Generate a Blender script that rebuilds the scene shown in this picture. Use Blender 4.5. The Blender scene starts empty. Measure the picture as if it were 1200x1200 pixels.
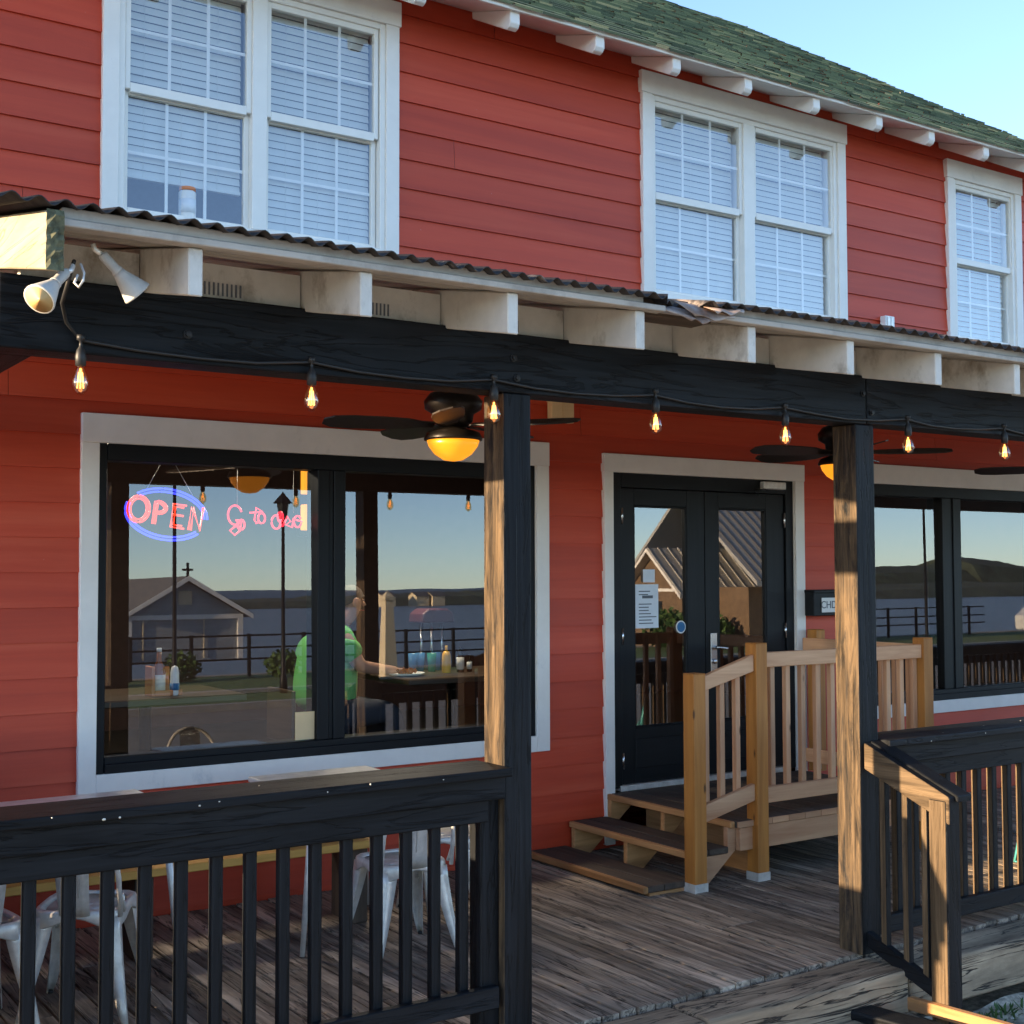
import bpy, bmesh, math, random
from mathutils import Vector, Matrix, noise
random.seed(7)
R = math.radians
SC = bpy.context.scene
COL = SC.collection
WL = {}                                     # world origin of every parent we made

# ------------------------------------------------------------------ materials
def new_mat(name):
    m = bpy.data.materials.new(name); m.use_nodes = True
    nt = m.node_tree; nt.nodes.clear()
    out = nt.nodes.new('ShaderNodeOutputMaterial')
    b = nt.nodes.new('ShaderNodeBsdfPrincipled')
    nt.links.new(b.outputs[0], out.inputs[0])
    return m, nt, b, out

def L(nt, a, b): nt.links.new(a, b)

def coords(nt, scale=(1, 1, 1), attr='gco'):
    a = nt.nodes.new('ShaderNodeAttribute'); a.attribute_name = attr
    v = nt.nodes.new('ShaderNodeVectorMath'); v.operation = 'MULTIPLY'
    v.inputs[1].default_value = scale
    L(nt, a.outputs['Vector'], v.inputs[0])
    return v.outputs[0]

def noise_n(nt, vec, scale, detail=6, rough=.6, dist=0.):
    n = nt.nodes.new('ShaderNodeTexNoise'); n.inputs['Scale'].default_value = scale
    n.inputs['Detail'].default_value = detail; n.inputs['Roughness'].default_value = rough
    n.inputs['Distortion'].default_value = dist
    L(nt, vec, n.inputs['Vector']); return n.outputs['Fac']

def ramp(nt, fac, stops):
    r = nt.nodes.new('ShaderNodeValToRGB'); e = r.color_ramp.elements
    while len(e) < len(stops): e.new(.5)
    for el, (p, c) in zip(e, stops):
        el.position = p; el.color = (c[0], c[1], c[2], 1) if hasattr(c, '__len__') else (c, c, c, 1)
    L(nt, fac, r.inputs[0]); return r.outputs[0]

def mixc(nt, fac, a, b, mode='MIX'):
    n = nt.nodes.new('ShaderNodeMix'); n.data_type = 'RGBA'; n.blend_type = mode
    for sock, v in ((n.inputs[0], fac), (n.inputs[6], a), (n.inputs[7], b)):
        if isinstance(v, (int, float)): sock.default_value = v
        elif isinstance(v, tuple): sock.default_value = (*v, 1)
        else: L(nt, v, sock)
    return n.outputs[2]

def math_n(nt, op, a, b=0.):
    n = nt.nodes.new('ShaderNodeMath'); n.operation = op
    for s, v in ((n.inputs[0], a), (n.inputs[1], b)):
        if isinstance(v, (int, float)): s.default_value = v
        else: L(nt, v, s)
    return n.outputs[0]

def bump(nt, b, h, strength=.3, dist=.004):
    n = nt.nodes.new('ShaderNodeBump'); n.inputs['Strength'].default_value = strength
    n.inputs['Distance'].default_value = dist
    L(nt, h, n.inputs['Height']); L(nt, n.outputs[0], b.inputs['Normal'])

def attr_fac(nt, name):
    a = nt.nodes.new('ShaderNodeAttribute'); a.attribute_name = name; return a.outputs['Fac']

def wood(name, lo, hi, rough=.7, spec=.5, grain=(1.3, 34, 34), bstr=.35, spread=.35, wear=None, wearamt=0., knots=False, dirt=None, cracks=0., lohi=(.33, .66)):
    m, nt, b, _ = new_mat(name)
    v = coords(nt, grain)
    g = noise_n(nt, v, 1.0, 8, .65, .6)
    v2 = coords(nt, (.7, 7, 7)); g2 = noise_n(nt, v2, 1.0, 4, .6, 1.2)
    gg = math_n(nt, 'ADD', math_n(nt, 'MULTIPLY', g, .6), math_n(nt, 'MULTIPLY', g2, .4))
    c = ramp(nt, gg, [(lohi[0], lo), (lohi[1], hi)])
    rnd = attr_fac(nt, 'rnd')
    k = math_n(nt, 'ADD', math_n(nt, 'MULTIPLY', rnd, 2 * spread), 1 - spread)
    hsv = nt.nodes.new('ShaderNodeHueSaturation'); L(nt, c, hsv.inputs['Color']); L(nt, k, hsv.inputs['Value'])
    c = hsv.outputs[0]
    if knots:
        vk = coords(nt, (3.0, 9, 9)); w = nt.nodes.new('ShaderNodeTexVoronoi'); w.inputs['Scale'].default_value = 1.0
        L(nt, vk, w.inputs['Vector'])
        kf = ramp(nt, w.outputs['Distance'], [(.05, 1.), (.11, 0.)])
        c = mixc(nt, kf, c, tuple(x * .3 for x in lo))
    if dirt:
        dv = coords(nt, (1.0, 2.2, 2.2)); d = noise_n(nt, dv, 1.6, 6, .65)
        df = ramp(nt, d, [(.46, 0.), (.68, .8)])
        c = mixc(nt, df, c, dirt)
    if cracks:
        cn = noise_n(nt, coords(nt, (.8, 11, 11)), 1.0, 5, .55, 1.6)
        cm = ramp(nt, math_n(nt, 'ABSOLUTE', math_n(nt, 'SUBTRACT', cn, .5)), [(.006, cracks), (.020, 0.)])
        c = mixc(nt, cm, c, tuple(x*.22 for x in lo)); gg = math_n(nt, 'SUBTRACT', gg, cm)
    if wear:
        wf = attr_fac(nt, 'wear')
        wv = coords(nt, (2.6, 20, 20)); wn = noise_n(nt, wv, 1.0, 8, .75, .8)
        wf2 = math_n(nt, 'ADD', math_n(nt, 'MULTIPLY', wf, 1.0), math_n(nt, 'MULTIPLY', math_n(nt, 'SUBTRACT', wn, .5), 1.6))
        wfr = ramp(nt, wf2, [(.42, 0.), (.75, 1.)])
        wc = mixc(nt, ramp(nt, g, [(.36, 0.), (.64, 1.)]), tuple(x * .38 for x in wear), tuple(x * 1.5 for x in wear))
        c = mixc(nt, wfr, c, wc)
    L(nt, c, b.inputs['Base Color']); b.inputs['Roughness'].default_value = rough; b.inputs['Specular IOR Level'].default_value = spec
    bump(nt, b, gg, bstr, .004)
    return m

def plain(name, col, rough=.5, metal=0., var=.12, nscale=9., bstr=0., spec=.5, dirt=None, dirt_lim=(.55, .75), stretch=(1, 1, 1)):
    m, nt, b, _ = new_mat(name)
    v = coords(nt, stretch)
    n = noise_n(nt, v, nscale, 6, .65)
    lo = tuple(x * (1 - var) for x in col); hi = tuple(min(1, x * (1 + var)) for x in col)
    c = ramp(nt, n, [(.3, lo), (.7, hi)])
    if dirt:
        d = noise_n(nt, coords(nt, (1.7, 1.7, 1.1)), 2.3, 9, .72)
        c = mixc(nt, ramp(nt, d, [(dirt_lim[0], 0.), (dirt_lim[1], 1.)]), c, dirt)
    L(nt, c, b.inputs['Base Color'])
    b.inputs['Roughness'].default_value = rough; b.inputs['Metallic'].default_value = metal
    b.inputs['Specular IOR Level'].default_value = spec
    if bstr: bump(nt, b, n, bstr, .003)
    return m

def emit(name, col, strength):
    m, nt, b, out = new_mat(name)
    b.inputs['Base Color'].default_value = (*[x * .5 for x in col], 1)
    b.inputs['Emission Color'].default_value = (*col, 1); b.inputs['Emission Strength'].default_value = strength
    b.inputs['Roughness'].default_value = .3
    return m

def glass(name, refl, tint=(.8, .85, .88), wob=.0):
    m, nt, b, out = new_mat(name); nt.nodes.remove(b)
    t = nt.nodes.new('ShaderNodeBsdfTransparent'); t.inputs[0].default_value = (*tint, 1)
    g = nt.nodes.new('ShaderNodeBsdfGlossy'); g.inputs['Roughness'].default_value = 0.0
    g.inputs[0].default_value = (.97, .97, 1., 1)
    mx = nt.nodes.new('ShaderNodeMixShader'); mx.inputs[0].default_value = refl
    L(nt, t.outputs[0], mx.inputs[1]); L(nt, g.outputs[0], mx.inputs[2]); L(nt, mx.outputs[0], out.inputs[0])
    if wob:
        n = noise_n(nt, coords(nt), 1.1, 1, .3)
        bp = nt.nodes.new('ShaderNodeBump'); bp.inputs['Strength'].default_value = wob; bp.inputs['Distance'].default_value = .004
        L(nt, n, bp.inputs['Height']); L(nt, bp.outputs[0], g.inputs['Normal'])
    return m

M = {}
def siding_mat():
    m, nt, b, _ = new_mat('red painted lap siding')
    v = coords(nt, (1.6, 40, 40)); g = noise_n(nt, v, 1., 6, .6, .5)
    v2 = coords(nt, (.40, 3.0, 7.0)); f = noise_n(nt, v2, 1., 7, .62, .4)
    c = ramp(nt, f, [(.28, (.46, .038, .009)), (.5, (.57, .055, .014)), (.72, (.65, .088, .032))])
    c = mixc(nt, math_n(nt, 'MULTIPLY', g, .35), c, (.38, .030, .009))
    rnd = attr_fac(nt, 'rnd'); k = math_n(nt, 'ADD', math_n(nt, 'MULTIPLY', rnd, .22), .89)
    h = nt.nodes.new('ShaderNodeHueSaturation'); L(nt, c, h.inputs['Color']); L(nt, k, h.inputs['Value'])
    sp = noise_n(nt, coords(nt, (9, 9, 14)), 4.0, 3, .5)
    c = mixc(nt, ramp(nt, sp, [(.765, 0.), (.79, .5)]), h.outputs[0], (.55, .3, .26))
    L(nt, c, b.inputs['Base Color']); b.inputs['Roughness'].default_value = .55
    bump(nt, b, g, .35, .003); return m
M['siding'] = siding_mat()
M['trim'] = plain('white trim paint', (.85, .80, .73), .5, var=.05, nscale=5, bstr=.08, dirt=(.5, .5, .48), dirt_lim=(.62, .85))
M['vinyl'] = plain('white vinyl frame', (.86, .82, .75), .35, var=.03)
M['porchwhite'] = plain('old white porch paint', (.60, .575, .52), .65, var=.14, nscale=6, bstr=.3, dirt=(.22, .18, .13), dirt_lim=(.54, .72))
M['creamwood'] = wood('weathered cream rafter wood', (.22, .185, .12), (.40, .36, .25), .75, grain=(1.4, 16, 16), spread=.1, bstr=.6, cracks=.5)
M['porchtrim'] = plain('weathered beige porch trim', (.44, .40, .35), .7, var=.16, nscale=5, bstr=.3, dirt=(.20, .165, .13), dirt_lim=(.48, .78), stretch=(.6, 3, 3))
M['mossy'] = plain('mossy weathered end grain', (.10, .10, .055), .9, var=.6, nscale=40, bstr=.6, dirt=(.25, .22, .16), dirt_lim=(.5, .7))
M['black'] = wood('black stained timber', (.0022, .0027, .0036), (.0150, .0170, .0205), .55, spec=.16, lohi=(.38, .68), spread=.2, bstr=.55, wear=(.098, .066, .038), cracks=.7, grain=(1.6, 40, 40))
M['frameblack'] = wood('black painted frame', (.004, .0045, .0055), (.009, .010, .012), .45, spec=.2, spread=.1, bstr=.3)
M['deck'] = wood('weathered deck boards', (.062, .043, .030), (.54, .42, .31), .8, cracks=.8, lohi=(.36, .64), grain=(1.5, 30, 30), spread=.42, bstr=.8, dirt=(.11, .075, .052))
M['timber'] = wood('weathered grey timber', (.11, .075, .046), (.46, .345, .225), .85, cracks=1., lohi=(.34, .62), grain=(1.1, 13, 13), spread=.15, bstr=1.0, dirt=(.12, .085, .055))
M['newwood'] = wood('new orange post wood', (.32, .110, .016), (.55, .225, .044), .6, grain=(1.0, 14, 14), spread=.15, bstr=.25, knots=True)
M['pinkwood'] = wood('pinkish cedar rail wood', (.45, .205, .098), (.68, .40, .225), .65, grain=(1.0, 18, 18), spread=.2, bstr=.3, knots=True)
M['tread'] = wood('dark worn tread wood', (.030, .023, .018), (.12, .082, .056), .8, grain=(1.3, 22, 22), spread=.2, bstr=.5)
M['treadedge'] = wood('brown tread edge wood', (.28, .12, .036), (.58, .30, .12), .75, grain=(1.2, 20, 20), spread=.2, bstr=.4)
M['bench'] = wood('yellow pine bench wood', (.45, .22, .04), (.66, .37, .085), .6, grain=(1., 16, 16), spread=.15)
M['rust'] = plain('rusty corrugated iron', (.040, .035, .033), .6, .5, var=.5, nscale=14, bstr=.2, dirt=(.34, .27, .22), dirt_lim=(.56, .66))
M['torn'] = plain('bare torn roofing metal', (.34, .26, .21), .55, .4, var=.3, nscale=11, bstr=.3, dirt=(.16, .07, .03), dirt_lim=(.5, .68))
M['galv'] = plain('brushed silver metal', (.70, .67, .62), .36, .35, var=.2, nscale=16, dirt=(.20, .18, .16), dirt_lim=(.63, .78))
M['teal'] = plain('teal painted metal', (.06, .30, .30), .4, .1)
M['chrome'] = plain('satin nickel', (.6, .6, .6), .25, 1., var=.05)
M['white'] = plain('white plastic', (.75, .75, .73), .4, var=.04)
M['paper'] = plain('white paper', (.72, .76, .80), .8, var=.05)
M['cream'] = plain('cream card', (.82, .58, .31), .8, var=.05)
M['ink'] = plain('grey ink', (.12, .13, .15), .8)
M['blueink'] = plain('blue print', (.03, .15, .33), .7)
M['blackplastic'] = plain('black rubber and plastic', (.012, .012, .013), .5)
M['bronze'] = plain('dark bronze metal', (.018, .014, .012), .4, .6)
M['blade'] = wood('dark fan blade wood', (.012, .009, .008), (.035, .025, .02), .5)
M['amber'] = emit('amber glass bowl', (1., .31, .015), .23)
M['filament'] = emit('glowing filament', (1., .42, .12), 1.3)
M['neonred'] = emit('red neon tube', (1., .055, .02), .38)
M['neonblue'] = emit('blue neon tube', (.04, .05, 1.), .55)
M['neonpink'] = emit('pink neon tube', (1., .03, .06), .36)
M['ambersconce'] = emit('amber sconce glass', (1., .36, .03), .26)
M['fillglow'] = emit('fill lamp glow', (1., .86, .66), 24.)  # glow of the added fill lamps in the dining room
M['floodlens'] = plain('amber flood lens', (.80, .52, .22), .3)
M['floodshell'] = plain('grey flood lamp shell', (.46, .45, .42), .6, var=.15, bstr=.1)
M['pane'] = glass('storefront glass', .125, (.88, .90, .90), wob=.03)
M['doorpane'] = glass('door glass', .14, (.85, .87, .88), wob=.03)
M['uppane'] = glass('upper window glass', .18, (.90, .92, .92), wob=.02)
M['bulbglass'] = glass('clear bulb glass', .14, (1., .80, .55))
M['blind'] = plain('white blind slats', (.66, .66, .61), .55, var=.03)
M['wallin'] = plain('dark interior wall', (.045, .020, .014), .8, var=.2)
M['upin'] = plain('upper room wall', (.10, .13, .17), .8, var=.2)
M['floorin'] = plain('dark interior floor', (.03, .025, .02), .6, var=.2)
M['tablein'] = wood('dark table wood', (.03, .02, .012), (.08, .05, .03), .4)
M['skin'] = plain('skin', (.50, .27, .18), .5, var=.06)
M['shirt'] = plain('lime green cotton', (.15, .52, .14), .85, var=.28, nscale=9, bstr=.4)
M['hair'] = plain('short dark hair', (.05, .035, .025), .8, var=.3, nscale=40)
M['jeans'] = plain('dark trousers', (.03, .035, .05), .9)
M['mustard'] = plain('yellow squeeze bottle', (.78, .42, .02), .35)
M['brownglass'] = plain('brown glass', (.26, .075, .02), .2)
M['caddywood'] = plain('orange stained wood', (.48, .17, .05), .5)
M['darkbottle'] = plain('dark bottle', (.02, .015, .012), .2)
M['bluecup'] = plain('blue tumbler', (.05, .18, .36), .25)
M['greencup'] = plain('green tumbler', (.02, .22, .14), .25)
M['redplastic'] = plain('red plastic', (.42, .03, .02), .35)
M['redlid'] = plain('dark red lid', (.075, .008, .006), .5)
M['orange'] = plain('orange lid', (.75, .25, .10), .5)
M['label'] = plain('white label', (.7, .68, .6), .7)
M['asphalt'] = plain('asphalt', (.22, .20, .17), .85, var=.2, nscale=2, bstr=.2)
M['kerb'] = plain('concrete kerb', (.36, .34, .30), .85, var=.15, nscale=3)
M['gravel'] = plain('gravelly ground', (.50, .44, .34), .95, var=.55, nscale=30, bstr=1., dirt=(.16, .145, .11), dirt_lim=(.45, .62))
M['grass'] = plain('mown grass', (.09, .15, .035), .95, var=.35, nscale=3, bstr=.5)
M['water'] = plain('bay water', (.11, .115, .12), .42, var=.15, nscale=.15, bstr=.3, stretch=(.3, 1, 1))
M['wooded'] = plain('wooded shore', (.05, .065, .045), .95, var=.5, nscale=.12)
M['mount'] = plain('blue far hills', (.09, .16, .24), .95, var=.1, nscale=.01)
M['greyhouse'] = plain('grey clapboard', (.30, .32, .33), .8, var=.12, stretch=(.2, .2, 8), nscale=2)
M['palewall'] = plain('pale wall', (.62, .52, .36), .8, var=.06)
M['brownhouse'] = plain('brown shingle wall', (.17, .11, .065), .85, var=.25, nscale=4)
M['metalroof'] = plain('pale metal roof', (.50, .47, .42), .5, .3, var=.08)
M['greyroof'] = plain('grey roof', (.11, .11, .115), .8, var=.2)
M['darkpane'] = plain('dark window', (.02, .025, .03), .15)
M['carpaint'] = plain('white car paint', (.6, .6, .6), .25)
M['carred'] = plain('red car paint', (.45, .04, .03), .25)
M['tyre'] = plain('tyre', (.02, .02, .02), .8)
M['leaf'] = plain('small weed leaves', (.045, .095, .018), .7, var=.4, nscale=20)
M['bark'] = plain('bark', (.09, .065, .045), .9)

def shingle_mat():
    m, nt, b, _ = new_mat('green asphalt shingles')
    rnd = attr_fac(nt, 'rnd')
    c = ramp(nt, rnd, [(0., (.035, .052, .030)), (.35, (.10, .135, .078)), (.7, (.23, .27, .135)), (1., (.55, .47, .25))])
    n = noise_n(nt, coords(nt), 150, 3, .7)
    c = mixc(nt, ramp(nt, n, [(.35, 0.), (.7, .6)]), c, (.16, .19, .13))
    L(nt, c, b.inputs['Base Color']); b.inputs['Roughness'].default_value = .95
    bump(nt, b, n, .6, .004); return m
M['shingle'] = shingle_mat()

# ------------------------------------------------------------------ mesh builder
class MB:
    def __init__(s): s.v = []; s.f = []; s.g = []; s.rnd = []; s.wear = []; s.sm = []; s.mi = []
    def add(s, vs, fs, g=None, rnd=None, wear=0., smooth=False, mi=0):
        o = len(s.v); r = random.random() if rnd is None else rnd
        s.v += [Vector(p) for p in vs]
        s.g += [Vector(p) for p in (g if g else vs)]
        for k, f in enumerate(fs):
            s.f.append(tuple(i + o for i in f)); s.rnd.append(r)
            s.wear.append(wear[k] if hasattr(wear, '__len__') else wear); s.sm.append(smooth); s.mi.append(mi)
    def box(s, lo, hi, mat=None, wearx=0., rnd=None, axis=None, wearall=0., mi=0, grain_off=None):
        (x0, y0, z0), (x1, y1, z1) = lo, hi
        vs = [Vector(p) for p in ((x0,y0,z0),(x1,y0,z0),(x1,y1,z0),(x0,y1,z0),(x0,y0,z1),(x1,y0,z1),(x1,y1,z1),(x0,y1,z1))]
        fs = [(0,3,2,1),(4,5,6,7),(0,1,5,4),(1,2,6,5),(2,3,7,6),(3,0,4,7)]
        d = (abs(x1-x0), abs(y1-y0), abs(z1-z0)); ax = d.index(max(d)) if axis is None else axis
        off = Vector((random.uniform(-40, 40), random.uniform(-40, 40), random.uniform(-40, 40)))
        order = [(0,1,2),(1,0,2),(2,0,1)][ax]
        g = [Vector((p[order[0]], p[order[1]], p[order[2]])) + off for p in vs]
        if mat is not None: vs = [mat @ p for p in vs]
        w = [wearall]*6
        if wearx: w[5] = wearx
        s.add(vs, fs, g, rnd, w, mi=mi)
    def prism(s, poly, a, b, plane='xz', rnd=None, wear=0., mi=0):
        n = len(poly)
        def P(p, t): return Vector((p[0], t, p[1])) if plane == 'xz' else Vector((t, p[0], p[1])) if plane == 'yz' else Vector((p[0], p[1], t))
        vs = [P(p, a) for p in poly] + [P(p, b) for p in poly]
        fs = [tuple(range(n))[::-1], tuple(range(n, 2*n))] + [(i, (i+1) % n, n+(i+1) % n, n+i) for i in range(n)]
        off = Vector((random.uniform(-40, 40), random.uniform(-40, 40), 0))
        lon = max(range(3), key=lambda k: max(v[k] for v in vs) - min(v[k] for v in vs))
        order = [(0,1,2),(1,0,2),(2,0,1)][lon]
        g = [Vector((v[order[0]], v[order[1]], v[order[2]])) + off for v in vs]
        s.add(vs, fs, g, rnd, wear, mi=mi)
    def tube(s, pts, r, n=8, closed=False, smooth=True, caps=True, mi=0, flat=1.):
        pts = [Vector(p) for p in pts]; m = len(pts); rs = r if hasattr(r, '__len__') else [r]*m
        vs = []; up = None
        for i, p in enumerate(pts):
            if closed: t = pts[(i+1) % m] - pts[i-1]
            else: t = pts[min(i+1, m-1)] - pts[max(i-1, 0)]
            t.normalize()
            if up is None: up = Vector((0, 0, 1)) if abs(t.z) < .9 else Vector((1, 0, 0))
            a = t.cross(up)
            if a.length < 1e-4: a = t.cross(Vector((0, 1, 0)))
            a.normalize(); bb = t.cross(a).normalized(); up = -bb if False else up
            for k in range(n):
                th = 2*math.pi*k/n; vs.append(p + a*math.cos(th)*rs[i] + bb*math.sin(th)*rs[i]*flat)
        fs = []
        for i in range(m if closed else m-1):
            j = (i+1) % m
            for k in range(n): fs.append((i*n+k, i*n+(k+1) % n, j*n+(k+1) % n, j*n+k))
        if caps and not closed: fs += [tuple(range(n))[::-1], tuple(range((m-1)*n, m*n))]
        s.add(vs, fs, smooth=smooth, mi=mi)
    def lathe(s, prof, c=(0, 0, 0), n=20, mat=None, smooth=True, mi=0):
        vs = []; c = Vector(c)
        for r, z in prof:
            for k in range(n):
                th = 2*math.pi*k/n; p = Vector((r*math.cos(th), r*math.sin(th), z))
                vs.append((mat @ p if mat else p) + c)
        fs = []
        for i in range(len(prof)-1):
            for k in range(n): fs.append((i*n+k, i*n+(k+1) % n, (i+1)*n+(k+1) % n, (i+1)*n+k))
        if prof[0][0] > 1e-4: fs.append(tuple(range(n))[::-1])
        if prof[-1][0] > 1e-4: fs.append(tuple(range((len(prof)-1)*n, len(prof)*n)))
        s.add(vs, fs, smooth=smooth, mi=mi)
    def build(s, name, mat, parent=None, bevel=0., seg=1, solid=0.):
        me = bpy.data.meshes.new(name)
        off = WL.get(parent.name, Vector()) if parent else Vector()
        me.from_pydata([tuple(v - off) for v in s.v], [], s.f)
        mats = mat if isinstance(mat, (list, tuple)) else [mat]
        for x in mats: me.materials.append(M[x] if isinstance(x, str) else x)
        a = me.attributes.new('gco', 'FLOAT_VECTOR', 'POINT')
        a.data.foreach_set('vector', [c for v in s.g for c in v])
        a = me.attributes.new('rnd', 'FLOAT', 'FACE'); a.data.foreach_set('value', s.rnd)
        a = me.attributes.new('wear', 'FLOAT', 'FACE'); a.data.foreach_set('value', s.wear)
        me.polygons.foreach_set('use_smooth', s.sm); me.polygons.foreach_set('material_index', s.mi)
        me.update()
        o = bpy.data.objects.new(name, me); COL.objects.link(o)
        if parent: o.parent = parent; WL[o.name] = off
        else: WL[o.name] = Vector()
        if bevel:
            md = o.modifiers.new('bevel', 'BEVEL'); md.width = bevel; md.segments = seg; md.limit_method = 'ANGLE'
        if solid:
            md = o.modifiers.new('solid', 'SOLIDIFY'); md.thickness = solid; md.offset = 0
        return o

def thing(name, label, cat, loc=(0, 0, 0), group=None):
    o = bpy.data.objects.new(name, None); COL.objects.link(o); o.location = loc; o.empty_display_size = .1
    o['label'] = label; o['category'] = cat
    if group: o['group'] = group
    WL[o.name] = Vector(loc); return o
def tag(o, label, cat, group=None):
    o['label'] = label; o['category'] = cat
    if group: o['group'] = group
    return o
def kind(o, k='structure'): o['kind'] = k; return o
def part_empty(name, parent):
    o = bpy.data.objects.new(name, None); COL.objects.link(o); o.parent = parent; o.empty_display_size = .1
    WL[o.name] = WL[parent.name]; return o
def kids(o): return [c for c in bpy.data.objects if c.parent == o]
def dup(root, loc, rotz=0., label=None):
    def cp(o, par):
        c = o.copy(); COL.objects.link(c)
        if par: c.parent = par
        for ch in kids(o): cp(ch, c)
        return c
    r = cp(root, None); r.location = loc; r.rotation_euler = (0, 0, rotz)
    if label: r['label'] = label
    return r
def text_mesh(name, body, size, mat, parent, loc, rot=(math.pi/2, 0, 0), depth=.001):
    cu = bpy.data.curves.new(name, 'FONT'); cu.body = body; cu.size = size; cu.extrude = depth
    cu.align_x = 'CENTER'; cu.align_y = 'CENTER'
    o = bpy.data.objects.new(name, cu); COL.objects.link(o)
    bpy.context.view_layer.update()
    me = bpy.data.meshes.new_from_object(o.evaluated_get(bpy.context.evaluated_depsgraph_get()))
    bpy.data.objects.remove(o); me.materials.clear(); me.materials.append(M[mat])
    o = bpy.data.objects.new(name, me); COL.objects.link(o); o.parent = parent
    o.location = Vector(loc) - WL[parent.name]; o.rotation_euler = rot
    return o
def xf(loc, rx=0, ry=0, rz=0):
    return Matrix.Translation(loc) @ Matrix.Rotation(rz, 4, 'Z') @ Matrix.Rotation(ry, 4, 'Y') @ Matrix.Rotation(rx, 4, 'X')

# ------------------------------------------------------------------ camera, sun, sky
cam = bpy.data.cameras.new('camera'); co = bpy.data.objects.new('camera', cam); COL.objects.link(co)
yaw, pit, rol = 5.91360152e-01, 4.54315113e-02, -2.32788103e-03
Fv = Vector((math.sin(yaw)*math.cos(pit), math.cos(yaw)*math.cos(pit), math.sin(pit)))
Rv = Fv.cross(Vector((0, 0, 1))).normalized(); Uv = Rv.cross(Fv)
R2 = Rv*math.cos(rol) + Uv*math.sin(rol); U2 = -Rv*math.sin(rol) + Uv*math.cos(rol)
mw = Matrix.Identity(4)
for i in range(3): mw[i][0] = R2[i]; mw[i][1] = U2[i]; mw[i][2] = -Fv[i]
mw.translation = Vector((0, -6.95, 1.845)); co.matrix_world = mw
cam.sensor_width = 36; cam.lens = 1524.76/1200*36; cam.clip_end = 20000; cam.clip_start = .05
SC.camera = co

EL, AZ = R(10.4), R(6.)                      # sun low, left of the house, a little behind its front
sd = Vector((-math.cos(EL)*math.cos(AZ), math.cos(EL)*math.sin(AZ), math.sin(EL)))
sl = bpy.data.lights.new('sun', 'SUN'); sl.energy = 3.4; sl.angle = R(.5); sl.color = (1, .75, .47)
so = bpy.data.objects.new('sun', sl); COL.objects.link(so); so.rotation_euler = sd.to_track_quat('Z', 'Y').to_euler()
so.location = sd*60
w = bpy.data.worlds.new('World'); SC.world = w; w.use_nodes = True
nt = w.node_tree; bg = nt.nodes['Background']
sky = nt.nodes.new('ShaderNodeTexSky'); sky.sky_type = 'NISHITA'; sky.sun_disc = False
sky.sun_elevation = EL; sky.sun_rotation = -(math.pi/2 - AZ); sky.air_density = .6; sky.dust_density = .1; sky.ozone_density = 1.6
hs = nt.nodes.new('ShaderNodeHueSaturation'); hs.inputs['Saturation'].default_value = .97
nt.links.new(sky.outputs[0], hs.inputs['Color']); nt.links.new(hs.outputs[0], bg.inputs[0]); bg.inputs[1].default_value = .105
SC.view_settings.view_transform = 'Standard'; SC.view_settings.look = 'None'; SC.view_settings.exposure = 2.5; SC.view_settings.gamma = 1

# ------------------------------------------------------------------ ground, street, bay
def sheet(name, x0, x1, y0, y1, z, mat, nx=1, ny=1, amp=0., sc=1.):
    b = MB(); vs = []; fs = []
    for j in range(ny+1):
        for i in range(nx+1):
            x = x0+(x1-x0)*i/nx; y = y0+(y1-y0)*j/ny
            vs.append((x, y, z+(amp*noise.noise(Vector((x*sc, y*sc, 0))) if amp else 0)))
    for j in range(ny):
        for i in range(nx): a = j*(nx+1)+i; fs.append((a, a+1, a+nx+2, a+nx+1))
    b.add(vs, fs, rnd=.5); return kind(b.build(name, mat))
sheet('ground', -300, 900, -27.5, 400, -.46, 'gravel')
sheet('yard', .2, 12, -4.4, -2.86, -.30, 'gravel', 160, 24, .07, 3.)
sheet('road', -300, 900, -17.0, -8.0, -.45, 'asphalt')
sheet('grass_strip', -300, 900, -26.5, -17.35, -.40, 'grass', 200, 6, .05, .3)
b = MB(); b.box((-300, -17.3, -.46), (900, -17.05, -.33)); kind(b.build('kerb', 'kerb'))
b = MB(); b.box((-300, -20.9, -.46), (900, -20.5, -.335)); kind(b.build('path', 'kerb'))
sheet('bay_water', -4000, 9000, -6000, -27.5, -1.9, 'water')
b = MB(); b.box((-300, -27.9, -2.4), (900, -27.5, -.42)); kind(b.build('sea_wall', 'kerb'))
def ridge(name, y, x0, x1, n, hfun, depth, mat, zb=-2.2):
    b = MB(); vs = []
    for i in range(n+1):
        x = x0+(x1-x0)*i/n; h = hfun(x)
        vs += [(x, y, zb), (x, y-depth*.12, zb+h*.7), (x, y-depth*.3, zb+h), (x, y-depth, zb)]
    fs = []
    for i in range(n):
        for k in range(3): a = i*4+k; fs.append((a, a+4, a+5, a+1))
    b.add(vs, fs, rnd=.5, smooth=False); return kind(b.build(name, mat))
def nz(x, s, seed): return .5+.5*noise.noise(Vector((x/s, seed, 0)))
ridge('wooded_far_shore', -400, -300, 1500, 420, lambda x: 1.6+1.2*nz(x, 60, 3)+1.6*nz(x, 14, 9)+1.6*nz(x, 3, 1)+max(0, (x-195)/60.)*(1.4 if x < 560 else max(0, 2.2-(x-560)/60)), 90, 'wooded')
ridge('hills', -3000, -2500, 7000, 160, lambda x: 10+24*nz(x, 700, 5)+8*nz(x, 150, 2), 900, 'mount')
ridge('wooded_headland', -170, 190, 420, 220, lambda x: 1.+.55*(1.2+2.6*nz(x, 40, 13)+2.0*nz(x, 9, 4)+1.4*nz(x, 3, 6))*min(1, max(0.15, (x-195)/25)), 60, 'wooded')

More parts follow.
